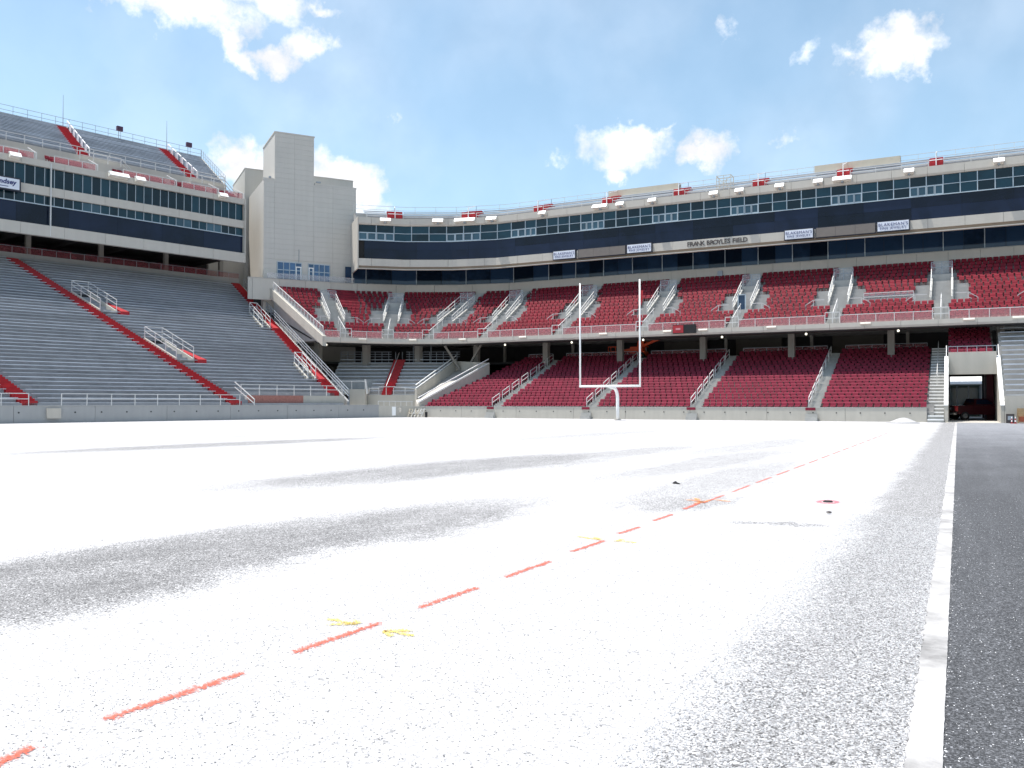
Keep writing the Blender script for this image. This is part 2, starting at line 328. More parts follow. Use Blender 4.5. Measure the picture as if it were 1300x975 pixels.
    # sprayed paint: ragged and broken up by the stones
    for nm, c, thr in (('paint_red', (.64, .10, .05), .56), ('paint_yellow', (.86, .64, .08), .60), ('paint_orange', (.90, .32, .10), .56), ('paint_pink', (.62, .16, .20), .60)):
        m = bpy.data.materials.new(nm); m.use_nodes = True; nt = m.node_tree; N = nt.nodes; L = nt.links
        p = N['Principled BSDF']; p.inputs['Base Color'].default_value = (*c, 1); p.inputs['Roughness'].default_value = .8
        geo = N.new('ShaderNodeNewGeometry'); pos = geo.outputs['Position']
        at = N.new('ShaderNodeAttribute'); at.attribute_name = 'core'
        v = N.new('ShaderNodeTexVoronoi'); v.inputs['Scale'].default_value = 75; L.new(pos, v.inputs['Vector']); s = N.new('ShaderNodeSeparateColor'); L.new(v.outputs['Color'], s.inputs[0])
        val = math('ADD', math('MULTIPLY', s.outputs[0], .55), math('MULTIPLY', noise(9, 4, .7), .45))
        a = N.new('ShaderNodeMapRange'); a.inputs['From Min'].default_value = -.04; a.inputs['From Max'].default_value = .16
        L.new(math('SUBTRACT', math('MULTIPLY', at.outputs['Fac'], 1.25 - thr), math('MULTIPLY', val, .9)), a.inputs['Value'])
        L.new(math('MULTIPLY', a.outputs[0], .78), p.inputs['Alpha']); M[nm] = m
    M['edging'] = mat('edging_concrete', (.41, .40, .395), .85, .62, 1.4, bump=.3, bscale=60)
ground_mats()
def sheet(name, x0, x1, y0, y1, z, m):
    mb = MB(); mb.quad((x0, y0, z), (x1, y0, z), (x1, y1, z), (x0, y1, z)); return solid(name, mb, m, kind='structure')
M['earth'] = mat('far_ground', (.30, .29, .27), .9, .2, .05)
sheet('ground', -3000, 3000, -3000, 3000, -.02, M['earth'])
field = sheet('gravel_field', -90, -.20, -40, 96, 0.0, M['field'])
track = sheet('asphalt_track', -.085, 40, -40, 77.3, 0.0, M['asphalt'])
EB = MB()
rr = random.Random(5); y = -6.0
while y < 76.5:                              # edging cast in bays, with its ragged gravel side
    yb = min(y + 3.05, 76.5); n = 60 if y < 14 else 6
    L0 = [(-.222 + rr.uniform(-.010, .006), y + (yb-.003-y) * k / n) for k in range(n+1)]
    R0 = [(-.076 + rr.uniform(-.002, .002), yb-.003 - (yb-.003-y) * k / n) for k in range(n+1)]
    EB.prism(R0[::-1] + [] + L0[::-1], -.05, .008); y = yb
edging = solid('concrete_edging', EB, M['edging'], kind='structure')
apron = sheet('concrete_apron', -.9, 3.0, 75.8, 101.4, .006, mat('apron_concrete', (.42, .40, .37), .9, .2, .8, bump=.2))
sheet('rear_forecourt', -30, 30, 101.6, 160, .004, mat('forecourt_concrete', (.50, .49, .47), .9, .15, .5))

# painted survey marks lying on the stones (parts of the field)
def stroke(name, pts, w, m, z=.006):
    mb = MB(); core = []; n = len(pts)
    for i, (x, y) in enumerate(pts):
        a = pts[max(i-1, 0)]; b = pts[min(i+1, n-1)]; dx, dy = b[0]-a[0], b[1]-a[1]; l = sqrt(dx*dx+dy*dy) or 1; nx, ny = -dy/l, dx/l
        e = .0 if i in (0, n-1) else 1.0
        for k, c in ((-3.4, 0), (-1.1, .62), (-.4, 1), (.4, 1), (1.1, .62), (3.4, 0)): mb.v.append((x + nx*w*k/2, y + ny*w*k/2, z)); core.append(c*e)
    for i in range(n-1):
        for k in range(5): b = i*6+k; mb.f.append((b, b+1, b+7, b+6))
    o = part(name, mb, m, field); at = o.data.attributes.new('core', 'FLOAT', 'POINT'); at.data.foreach_set('value', core); return o
dash = [((-40, 985), (58, 941)), ((118, 917), (324, 848)), ((362, 831), (492, 787)), ((525, 773), (612, 743)), ((636, 734), (704, 710)), ((722, 701), (770, 685)), ((783, 678), (813, 668)),
        ((826, 662), (855, 652)), ((866, 647), (889, 638))]
for a, b in dash:
    A, B = G(*a), G(*b); rr = random.Random(int(a[0])+3); n = 9
    stroke('red_paint_dash', [(A[0]+(B[0]-A[0])*t/n + rr.uniform(-.006, .006), A[1]+(B[1]-A[1])*t/n) for t in range(n+1)], .058, M['paint_red'])
yy = 13.2
while yy < 47:
    ln = 1.35 + yy*.03; x = -3.60 + (yy-13)*.010
    stroke('red_paint_dash', [(x + (t/6-.5)*.02, yy + ln*t/6) for t in range(7)], .044 - yy*.0001, M['paint_red']); yy += ln + .16
def arrow(px, m, w=.045):
    for seg in px: stroke('paint_arrow_stroke', [G(*q) for q in seg], w, m, .008)
def sub(a, b, n=6): return [(a[0]+(b[0]-a[0])*t/n, a[1]+(b[1]-a[1])*t/n) for t in range(n+1)]
arrow([sub((414, 784), (459, 793)), sub((452, 785), (458, 793), 4), sub((459, 791), (412, 792))], M['paint_yellow'])
arrow([sub((484, 799), (533, 807)), sub((485, 798), (500, 809), 4), sub((486, 799), (528, 800))], M['paint_yellow'])
arrow([sub((728, 680), (766, 686)), sub((752, 681), (764, 686), 4), sub((776, 686), (812, 689)), sub((780, 687), (792, 684), 4)], M['paint_yellow'], .05)
arrow([sub((868, 634), (900, 638)), sub((880, 631), (892, 640), 4), sub((905, 634), (928, 637)), sub((878, 640), (905, 634), 4)], M['paint_orange'], .07)
# red sprayed ring and the drain cover in it
mc = G(1050, 637)
mb = MB(); core = []
for k in range(24):
    a = 2*pi*k/24
    for r, c_ in ((.07, 0), (.11, 1), (.15, 1), (.24, 0)): mb.v.append((mc[0]+cos(a)*r*1.0, mc[1]+sin(a)*r*1.6, .006)); core.append(c_)
for k in range(24):
    for j in range(3): a = k*4+j; b = ((k+1) % 24)*4+j; mb.f.append((a, a+1, b+1, b))
o = part('red_paint_ring', mb, M['paint_pink'], field); at = o.data.attributes.new('core', 'FLOAT', 'POINT'); at.data.foreach_set('value', core)
mb = MB().tube([(mc[0], mc[1], -.02), (mc[0], mc[1], .012), (mc[0], mc[1], .02)], [.075, .075, .06], 14)
t = thing('drain_cover', (mc[0], mc[1], 0), 'small dark round drain cover inside a red sprayed ring on white gravel', 'drain cover')
part('cover', mb, M['black'], t); mb = MB()
for k in range(-2, 3): mb.box(mc[0]+k*.022-.008, mc[0]+k*.022+.008, mc[1]-.045, mc[1]+.045, .02, .026)
part('grate_bar', mb, M['letter'], t)
def lump(c, r, seed, flat=.6, n=1):
    rr = random.Random(seed); bm = bmesh.new(); bmesh.ops.create_icosphere(bm, subdivisions=n, radius=1); mb = MB()
    vs = [(c[0]+v.co.x*r*rr.uniform(.75, 1.2), c[1]+v.co.y*r*rr.uniform(.75, 1.2), c[2]+max(-.2, v.co.z)*r*flat*rr.uniform(.8, 1.15)) for v in bm.verts]
    for f in bm.faces: mb.f.append(tuple(v.index for v in f.verts))
    mb.v = vs; bm.free(); return mb
q = G(857, 614); mb = MB().tube([(q[0]-.06, q[1]+.03, .012), (q[0]+.0, q[1], .03), (q[0]+.05, q[1]-.02, .012), (q[0]+.11, q[1]-.06, .008)], [.012, .028, .018, .012], 7)
solid('dark_rag', mb, M['black'], 'small dark crumpled scrap lying on the white gravel left of the red line', 'scrap')
q = G(1051, 652); solid('dark_stone', lump((q[0], q[1], .02), .045, 4), M['letter'], 'small dark stone just in front of the red sprayed ring', 'stone')
q = W((1147-650)/FPX*66, 66)
o = solid('sand_pile', MB().rings([[(q[0]+cos(2*pi*k/18)*r*(1+.12*sin(5*k)), q[1]+sin(2*pi*k/18)*r*.7, z) for k in range(18)] for r, z in ((1.2, .0), (.9, .10), (.55, .26), (.28, .38), (.06, .42))]), M['field'],
      'small white gravel heap at the end wall beside the stair', 'gravel heap', smooth=True)

# loose stones: countless, one object
def stones(name, n, where, rmin, rmax, m, seed):
    rr = random.Random(seed); mb = MB()
    for i in range(n):
        x, y = where(rr); r = rr.uniform(rmin, rmax); a = rr.uniform(0, pi); ca, sa = cos(a), sin(a); b = len(mb.v)
        ex, ey, ez = r*rr.uniform(.7, 1.3), r*rr.uniform(.5, .9), r*rr.uniform(.5, .9); tz = rr.uniform(-.3, .3)*r
        for (u, v, w) in ((1, 0, 0), (.2, 1, .1), (-1, .1, 0), (-.1, -1, 0), (.1, 0, 1)):
            mb.v.append((x + (u*ex)*ca - (v*ey)*sa, y + (u*ex)*sa + (v*ey)*ca, .001 + w*ez + abs(tz)*.2))
        mb.f += [(b, b+1, b+4), (b+1, b+2, b+4), (b+2, b+3, b+4), (b+3, b, b+4)]
    o = solid(name, mb, m, kind='stuff'); return o
def near_y(rr): return 2.2 + (rr.random()**1.7) * 11
o = stones('loose_gravel', 26000, lambda rr: (-.225 - (rr.random()**1.35)*1.15, near_y(rr)), .004, .010, mat('grey_stone', (.46, .46, .47), .9, .75, 61, spec=.2), 1)
o['label'] = 'loose grey and white gravel along the concrete edging'; o['category'] = 'gravel'
o = stones('scattered_chippings', 8000, lambda rr: (-4.6 + rr.random()*4.2, near_y(rr)), .003, .0065, mat('dark_chipping', (.26, .26, .27), .9, .8, 61, spec=.2), 2)
o['label'] = 'small dark chippings scattered over the white gravel foreground'; o['category'] = 'gravel'
o = stones('white_chippings', 1300, lambda rr: (-.07 + (rr.random()**2.2)*2.4, near_y(rr)*1.25), .0025, .006, mat('white_chip', (.8, .8, .8), .9, .2, 40), 3)
o['label'] = 'white chippings spilled on the dark asphalt track'; o['category'] = 'gravel'
# ------------------------------------------------------------------ the bowl's plan
WALLY = 77.5
class Path:                                  # plan curve with mitred offsets; s runs along it at offset d0
    def __init__(s, pts, d0, normal_right=True):
        s.d0 = d0; s.p = [Vector(p) for p in pts]; s.acc = [0.0]; s.nr = []
        for a, b in zip(s.p, s.p[1:]):
            s.acc.append(s.acc[-1] + (b-a).length); t = (b-a).normalized(); s.nr.append(Vector((t.y, -t.x)) if normal_right else Vector((-t.y, t.x)))
        s.m = []
        for i in range(len(s.p)):
            if i == 0: s.m.append(s.nr[0])
            elif i == len(s.p)-1: s.m.append(s.nr[-1])
            else:
                h = (s.nr[i-1]+s.nr[i]).normalized(); s.m.append(h / h.dot(s.nr[i]))
    def __call__(s, t, d):
        i = 0
        while i < len(s.acc)-2 and t > s.acc[i+1]: i += 1
        f = (t - s.acc[i]) / (s.acc[i+1]-s.acc[i])
        a = s.p[i] + s.m[i]*(d-s.d0); b = s.p[i+1] + s.m[i+1]*(d-s.d0); q = a + (b-a)*f
        return (q.x, q.y)
    def rot(s, t, d=None):                   # turn of a thing that faces the field
        a = s(t, s.d0); b = s(t, s.d0+5); return atan2(b[1]-a[1], b[0]-a[0]) - pi/2
    def brk(s, a, b): return [x for x in s.acc[1:-1] if min(a, b)+1e-4 < x < max(a, b)-1e-4]
    def len_at(s, a, b, d):
        st = [a] + s.brk(a, b) + [b]; q = [s(x, d) for x in st]; return sum(sqrt((u[0]-v[0])**2+(u[1]-v[1])**2) for u, v in zip(q, q[1:]))
def head(h): return Vector((-cos(radians(h)), -sin(radians(h))))
_v = [Vector((14, 86.5)), Vector((-48, 86.5)), Vector((-51, 86.5))]
for h in (13.5, 27, 40.5): _v.append(_v[-1] + head(h)*4)
_v.append(_v[-1] + head(54)*12)
EP = Path(_v, 9.0)                           # end stand, s=0 at its right end
LP = Path([(14, WALLY), (-60, WALLY)], 0.0)  # straight front of the lower bowl
dL = Vector((.2588, .9659)); nL = Vector((-.9659, .2588))
class LeftPath(Path):
    def __init__(s): s.acc = [0, 100]; s.d0 = 72.3
    def __call__(s, t, d): return (t*dL.x + d*nL.x, t*dL.y + d*nL.y)
    def brk(s, a, b): return []
    def rot(s, t, d=None): return atan2(nL.y, nL.x) - pi/2
SP = LeftPath()                              # side stand on the left, t away from the viewer, d away from the field
def sweep(mb, P, s0, s1, prof, a0=0.0, a1=0.0):   # closed (d,z) outline carried along the path; a = slant of the ends
    st = []
    for s in [s0] + sorted(P.brk(s0, s1), reverse=s1 < s0) + [s1]:
        a = a0 if s == s0 else a1 if s == s1 else 0.0
        st.append([(*P(s + a*(d-P.d0), d), z) for d, z in prof])
    return mb.rings(st)
def rect(d0, d1, z0, z1): return [(d0, z0), (d1, z0), (d1, z1), (d0, z1)]
def pbar(mb, P, s0, s1, d, z, w=.05, h=None): h = h or w; return sweep(mb, P, s0, s1, rect(d-w/2, d+w/2, z-h/2, z+h/2))
def rail(P, s0, s1, d, z, h, heights=(1.0, .55), step=1.6, w=.055):
    mb = MB()
    for k in heights: pbar(mb, P, s0, s1, d, z + h*k, w)
    n = max(1, int(abs(s1-s0)/step))
    for i in range(n+1):
        q = P(s0 + (s1-s0)*i/n, d); mb.bar((*q, z), (*q, z+h), w*.85)
    return mb
def s_at(P, px, d, lo=0.0, hi=88.0):         # station of the path seen in a given bearing
    best = None
    for i in range(1761):
        s = lo + (hi-lo)*i/1760; x, y = P(s, d); cz = -SY*x + CY*y
        if cz < 1: continue
        e = abs(650 + FPX*(CY*x+SY*y)/cz - px)
        if best is None or e < best[0]: best = (e, s)
    return best[1]

# ------------------------------------------------------------------ stadium seat
def seat_mesh(m, name):
    mb = MB(); w = .228
    # backrest: bent shell of three facets leaning back
    prof = [(.16, .44), (.19, .56), (.22, .68), (.26, .775), (.30, .80)]
    for (ya, za), (yb, zb) in zip(prof, prof[1:]):
        mb.hexa([(-w, ya, za), (w, ya, za), (w, ya+.045, za), (-w, ya+.045, za)], [(-w, yb, zb), (w, yb, zb), (w, yb+.045, zb), (-w, yb+.045, zb)])
    mb.hexa([(-w, -.25, .40), (w, -.25, .40), (w, .16, .37), (-w, .16, .37)], [(-w, -.25, .455), (w, -.25, .455), (w, .17, .42), (-w, .17, .42)])
    mb.hexa([(-w, -.305, .385), (w, -.305, .385), (w, -.25, .385), (-w, -.25, .385)], [(-w, -.285, .43), (w, -.285, .43), (w, -.25, .455), (-w, -.25, .455)])
    mb.box(-.16, -.11, .0, .12, 0, .38); mb.box(.11, .16, .0, .12, 0, .38)
    me = mesh_of(mb, (0, 0, 0), name); me.materials.append(m); return me
SEAT = seat_mesh(M['seat'], 'seat'); SEATL = seat_mesh(M['seatlow'], 'seat_lower')
def put_seats(parent, spots, me):            # spots: (x, y, z, rot); the nearest 300 singly, the rest as one part
    org = ORG[parent.name]
    spots = sorted(spots, key=lambda q: q[0]**2+q[1]**2+q[2]**2)
    for (x, y, z, r) in spots[:300]:
        o = bpy.data.objects.new('seat', me); o.location = (x-org[0], y-org[1], z-org[2]); o.rotation_euler = (0, 0, r); link(o, parent)
    rest = spots[300:]
    if rest:
        mb = MB(); vs = [v.co.copy() for v in me.vertices]; fs = [tuple(p.vertices) for p in me.polygons]
        for (x, y, z, r) in rest:
            b = len(mb.v); c_, s_ = cos(r), sin(r); mb.v += [(x+v.x*c_-v.y*s_, y+v.x*s_+v.y*c_, z+v.z) for v in vs]; mb.f += [tuple(b+i for i in f) for f in fs]
        o = part('seats', mb, me.materials[0], parent); o['kind'] = 'stuff'
def stair_profile(d0, tread, z0, rise, n, base):
    pr = [(d0, base)]
    for i in range(n): pr += [(d0+tread*i, z0+rise*i), (d0+tread*(i+1), z0+rise*i)]
    return pr + [(d0+tread*n, base + (z0-base)*.2)]

# ------------------------------------------------------------------ end wall at the field
mb = MB()
sx = [-52.6, -46.5, -40.0, -33.6, -28.2, -21.9, -15.0, -8.5, -2.25]
t = thing('end_wall', (-27, WALLY, 0), 'long low beige concrete wall behind the goalpost at the field end', 'wall')
for a, b in zip(sx, sx[1:]): part('wall_panel', MB().box(a+.012, b-.012, WALLY-.28, WALLY+.05, -.05, 1.12), M['wall'], t)
part('coping', MB().box(-52.6, -2.25, WALLY-.31, WALLY+.25, 1.122, 1.19), M['step'], t)
part('backing', MB().box(-52.55, -2.3, WALLY-.2, WALLY+.3, -.05, 1.10), M['dark'], t)
x = -51.0
while x < -3:
    part('drain_hole', MB().disc((x, WALLY-.29, .72), .055, 'y', 10, .03), M['black'], t); x += 1.9
# ------------------------------------------------------------------ lower bowl
NR, TR, RI, Z0 = 20, .82, .292, .86
AX = [-42.9, -32.2, -21.7, -11.2]            # aisles
bounds = [(-52.0, -43.5, .27), (-42.3, -32.8, 0), (-31.6, -22.3, 0), (-21.1, -11.8, 0), (-10.6, -2.35, 0)]
low_lab = ['lower block of maroon seats next to the sloping grey ramp', 'lower maroon seat block left of the goalpost, right of the ramp-side block', 'lower maroon seat block directly behind the goalpost',
           'lower maroon seat block right of the goalpost', 'lower maroon seat block beside the tunnel stair']
for (xa, xb, sl), lab in zip(bounds, low_lab):
    t = thing('seating_block', ((xa+xb)/2, WALLY+.4, Z0), lab, 'seating block', 'lower seating blocks')
    part('terrace', sweep(MB(), LP, 14-xb-.59, 14-xa+.59, stair_profile(.3, TR, Z0, RI, NR, -.05), 0, -sl), M['terrace'], t)
    sp = []
    for i in range(NR):
        y = WALLY + .3 + TR*(i+.62); l = xa + sl*(y-WALLY); r = xb
        n = int((r-l)/.555)
        for k in range(n): sp.append((l + (r-l)*(k+(.32 if i % 2 else .68))/n, y, Z0+RI*i, 0))
    put_seats(t, sp, SEATL)
    part('rear_railing', rail(LP, 14-xb+.3, 14-xa-.3-abs(sl)*17, TR*NR+.5, Z0+RI*NR, .85, (1, .6), 1.1), M['railgrey'], t)
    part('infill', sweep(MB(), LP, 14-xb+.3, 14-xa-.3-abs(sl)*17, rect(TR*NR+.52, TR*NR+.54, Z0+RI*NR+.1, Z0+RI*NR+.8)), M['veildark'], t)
al = ['aisle stair between the ramp-side block and the next lower seat block', 'aisle stair just left of the goalpost upright', 'aisle stair between the two lower blocks right of the goalpost', 'aisle stair second from the tunnel in the lower bowl']
for x, lab in zip(AX, al):
    t = thing('aisle_stair', (x, WALLY, Z0), 'concrete '+lab, 'stairs', 'lower bowl aisle stairs')
    mb = MB(); y = WALLY + .3
    for i in range(NR):
        z = Z0+RI*i; mb.box(x-.5, x+.5, y+TR*i, y+TR*i+TR*.5, z-.02, z+.165); mb.box(x-.52, x+.52, y+TR*i+TR*.5, y+TR*(i+1)+.002, z-.02, z+.325)
    part('steps', mb, M['step'], t)
    for g in range(7):                       # short handrails, one after another
        i0 = .4+g*2.75; i1 = i0+2.0; ya, yb = y+TR*i0, y+TR*i1; za, zb = Z0+RI*i0+.1, Z0+RI*i1+.1; mb = MB(); xx = x-.38
        mb.bar((xx, ya, za+.95), (xx, yb, zb+.95), .06); mb.bar((xx, ya, za+.5), (xx, yb, zb+.5), .045); mb.bar((xx, ya, za), (xx, ya, za+.97), .06); mb.bar((xx, yb, zb), (xx, yb, zb+.97), .06)
        part('handrail', mb, M['rail'], t)
    part('gate', MB().box(x-.52, x+.3, WALLY-.33, WALLY-.30, .92, 1.16), M['seatlow'], t)
    mb = MB(); mb.box(x-.5, x+.5, WALLY-.8, WALLY-.32, -.02, .3); mb.box(x-.5, x+.5, WALLY-.55, WALLY-.32, .3, .6); part('field_step', mb, M['step'], t)

# stair beside the tunnel
t = thing('tunnel_stair', (-1.55, WALLY, 0), 'pale concrete stair rising beside the tunnel mouth', 'stairs')
mb = MB(); n = 24
for i in range(n):
    y0 = WALLY-.9 + i*.73; mb.box(-2.22, -1.0, y0, y0+.73 if i < n-1 else y0+1.6, -.05, .25+.29*i)
part('steps', mb, M['step'], t)
mb = MB()
for i in range(n): y0 = WALLY-.9+i*.73; mb.box(-2.2, -1.02, y0-.03, y0+.09, .165+.29*i, .262+.29*i)
part('lit_nosing', mb, M['white'], t)  # step edges coloured white for the light they catch
mb = MB().bar((-1.62, WALLY+6.5, 4.1), (-1.62, WALLY+15, 7.6), .05); [mb.bar((-1.62, WALLY+6.5+k*2.1, 3.1+k*.86), (-1.62, WALLY+6.5+k*2.1, 4.1+k*.86), .05) for k in range(5)]
part('handrail', mb, M['rail'], t)
# tunnel
t = thing('tunnel', (1.0, WALLY, 0), 'vehicle tunnel mouth under the stand with sloping white-capped side walls', 'tunnel')
def side_wall(x0, x1):
    pr = [(WALLY-.25, -.05), (WALLY-.25, 1.35), (WALLY+6.6, 5.6), (101.2, 5.6), (101.2, -.05)]
    return MB().rings([[(x0, y, z) for y, z in pr], [(x1, y, z) for y, z in pr]])
part('side_wall', side_wall(-.98, -.72), M['wall'], t)
part('side_wall', side_wall(2.98, 3.22), M['wall'], t)
for x in (-.85, 3.10):
    mb = MB().hexa([(x-.15, WALLY-.3, 1.352), (x+.15, WALLY-.3, 1.352), (x+.15, WALLY+6.6, 5.602), (x-.15, WALLY+6.6, 5.602)], [(x-.15, WALLY-.3, 1.43), (x+.15, WALLY-.3, 1.43), (x+.15, WALLY+6.6, 5.68), (x-.15, WALLY+6.6, 5.68)])
    part('wall_cap', mb, M['white'], t)
    mb = MB(); mb.bar((x, WALLY+.2, 2.45), (x, WALLY+6.6, 6.6), .06); [mb.bar((x, WALLY+.2+k*1.6, 1.5+k*1.0), (x, WALLY+.2+k*1.6, 2.45+k*1.03), .05) for k in range(5)]
    part('handrail', mb, M['rail'], t)
part('header', MB().box(-.72, 2.98, WALLY+6.2, WALLY+6.5, 4.05, 6.0), M['wall'], t)
part('header_railing', rail(LP, 14+.72, 14-2.98, 6.35, 6.0, .5, (1,), .7, .05), M['railgrey'], t)
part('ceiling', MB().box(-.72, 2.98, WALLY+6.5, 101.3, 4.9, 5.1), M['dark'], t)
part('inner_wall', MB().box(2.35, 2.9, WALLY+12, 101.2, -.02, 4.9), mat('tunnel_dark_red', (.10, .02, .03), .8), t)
part('roof_beam', MB().box(-.72, 2.4, 100.2, 100.6, 4.3, 4.62), M['dark'], t)
part('back_post', MB().box(2.2, 2.36, 99.6, 99.9, 0, 4.9), M['dark'], t)
mb = MB()
tseats = thing('seating_block', (1.1, WALLY+7, 6), 'small shaded maroon seat block above the tunnel header', 'seating block', 'lower seating blocks')
part('terrace', sweep(mb, LP, 14-2.9, 14+.7, stair_profile(6.7, TR, 5.3, RI, 12, 5.12)), M['terrace'], tseats)
put_seats(tseats, [(-.5+k*.56+.2*(i % 2), WALLY+6.7+TR*(i+.6), 5.3+RI*i, 0) for i in range(12) for k in range(6)], SEATL)
# bleacher right of the tunnel
t = thing('right_bleacher', (8, WALLY, 0), 'grey bench bleacher on a beige wall right of the tunnel', 'bleacher')
part('front_wall', MB().box(3.24, 14, WALLY-.25, WALLY+.05, -.05, 2.1), M['wall'], t)
part('terrace', sweep(MB(), LP, 0, 10.75, stair_profile(.06, .8, 2.15, .44, 14, -.05)), M['terrace'], t)
for i in range(14):
    y = WALLY+.06+.8*i; z = 2.15+.44*i
    part('bench', MB().box(3.4, 14, y+.32, y+.62, z+.40, z+.45), M['alu'], t)
    part('footboard', MB().box(3.4, 14, y+.02, y+.26, z+.03, z+.07), M['alu'], t)
part('railing', rail(LP, 0, 10.7, 11.4, 8.3, 1.05, (1, .7, .4), 1.4), M['railgrey'], t)

# ------------------------------------------------------------------ balcony (middle deck)
BN, BT, BR, BD0, BZ0 = 15, .80, .46, 9.45, 9.15
AIS = [6.0, 15.3, 24.6, 34.2, 43.7, 53.6, 63.2, 70.1, 74.9, 79.9]
SLP = [0, 0, 0, 0, 0, 0, 0, -.25, -.12, .05]
SEND = 82.4
t = thing('balcony', (*EP(40, 9), 8.5), 'curved concrete balcony deck carrying the maroon upper seats', 'balcony')
prof = [(8.7, 8.62), (8.7, 9.12), (9.42, 9.12), (9.42, 9.0), (21.7, 15.2), (21.7, 14.5), (10.5, 8.62)]
part('deck', sweep(MB(), EP, 0, SEND+.1, prof, 0, .3), M['concrete'], t)
s = 0.0
while s < SEND-1:                            # precast edge panels
    e = min(s+3.1, SEND+.1); mb = MB()
    part('edge_panel', sweep(mb, EP, s+.012, e-.012, [(8.58, 8.55), (8.69, 8.55), (8.69, 9.16), (8.5, 9.16), (8.5, 8.75)]), M['fascia'], t); s = e
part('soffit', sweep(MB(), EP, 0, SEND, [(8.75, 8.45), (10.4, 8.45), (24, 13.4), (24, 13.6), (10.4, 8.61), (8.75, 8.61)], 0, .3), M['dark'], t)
ed = [0] + AIS + [SEND]
for a, b in zip(ed, ed[1:]):
    if b-a < 1.6: continue
    ga = a+.68 if a else 0; gb = b-.68 if b < SEND else b
    part('front_railing', rail(EP, ga, gb, 8.95, 9.14, .82, (1.0,), 1.5, .07), M['rail'], t)
    part('rail_infill', sweep(MB(), EP, ga, gb, rect(8.98, 8.99, 9.16, 9.88)), M['veilred'], t)
for a in AIS: part('aisle_railing', rail(EP, a-.66, a+.66, 9.0, 9.14, 1.12, (1.0, .5), .66, .07), M['rail'], t)
# left end: sloping stringer beam with its railing
def endpt(d, z, o=0.0): x, y = EP(SEND+.3*(d-9)+o, d); return (x, y, z)
mb = MB().rings([[endpt(d, z, o) for o, z in ((-.05, z0-.9), (.42, z0-.9), (.42, z0+.25), (-.05, z0+.25))] for d, z0 in ((8.6, 9.0), (21.8, 16.0))])
part('end_beam', mb, M['wall'], t)
mb = MB(); mb.bar(endpt(8.9, 10.35, .2), endpt(21.2, 16.85, .2), .08); mb.bar(endpt(8.9, 9.45, .2), endpt(21.2, 15.95, .2), .06)
for k in range(17): d = 8.9+12.3*k/16; z = 9.3+6.5*k/16; mb.bar(endpt(d, z, .2), endpt(d, z+1.05, .2), .06)
part('end_railing', mb, M['rail'], t)
part('end_infill', MB().quad(endpt(8.9, 9.45, .22), endpt(21.2, 15.95, .22), endpt(21.2, 16.8, .22), endpt(8.9, 10.3, .22)), M['veil'], t)
mid_lab = ['', 'balcony maroon seat block at the right picture edge, right of the entry above the tunnel', 'balcony maroon seat block left of the tunnel entry, with a white railing across it', 'balcony maroon seat block under the right pair of signs', 'balcony maroon seat block under the field name lettering',
           'balcony maroon seat block seen between the goalpost uprights', 'balcony maroon seat block just left of the goalpost', 'balcony maroon seat block at the start of the corner curve', 'narrow balcony maroon seat block in the middle of the corner curve', 'narrow balcony maroon seat block below the tower windows, second from the sloping end', 'end balcony maroon seat block along the sloping end railing']
sl2 = [0] + SLP + [.3]
def half_gap(i): return 2.35 if 4 <= i <= 8 else 1.35 if 9 <= i <= 11 else .68
for k, (a, b) in enumerate(zip(ed, ed[1:])):
    if k == 0: continue                      # wholly outside the picture
    x, y = EP((a+b)/2, 10)
    t = thing('seating_block', (x, y, BZ0), mid_lab[k+0], 'seating block', 'balcony seating blocks')
    part('terrace', sweep(MB(), EP, a, b, stair_profile(BD0, BT, BZ0, BR, BN, BZ0-.3), sl2[k], sl2[k+1]), M['terrace'], t)
    sp = []
    for i in range(BN):
        d = BD0+BT*(i+.55); A = a + sl2[k]*(d-9); B = b + sl2[k+1]*(d-9)
        f = EP.len_at(A, B, 9) / max(.1, EP.len_at(A, B, d))
        A += half_gap(i)*f if k else 0; B -= half_gap(i)*f if k < len(ed)-2 else .35
        if B-A < .3: continue
        n = int(EP.len_at(A, B, d)/.55)
        if k == 2 and i == 5: continue
        for j in range(n):
            q = A + (B-A)*(j+(.34 if i % 2 else .66))/n; x, y = EP(q, d); sp.append((x, y, BZ0+BR*i, EP.rot(q)))
    put_seats(t, sp, SEAT)
    if k == 2:                               # drink rail across the middle of this block
        A, B = a+2.4, b-2.4; d = BD0+BT*5.3; z = BZ0+BR*5
        part('cross_railing', rail(EP, A, B, d, z, 1.0, (1.0, .62), 2.9, .08), M['rail'], t)
        part('cross_ledge', sweep(MB(), EP, A, B, rect(d-.25, d+.3, z+.02, z+.22)), M['step'], t)
        part('cross_infill', sweep(MB(), EP, A, B, rect(d+.05, d+.06, z+.25, z+.95)), M['veil'], t)
vl = ['at the right picture edge', 'above the tunnel, seen head-on', 'second left of the tunnel', 'with an open door', 'just right of the right upright', 'beside the left upright', 'first left of the goalpost', 'second left of the goalpost', 'in the corner curve, seen head-on', 'nearest the sloping balcony end']
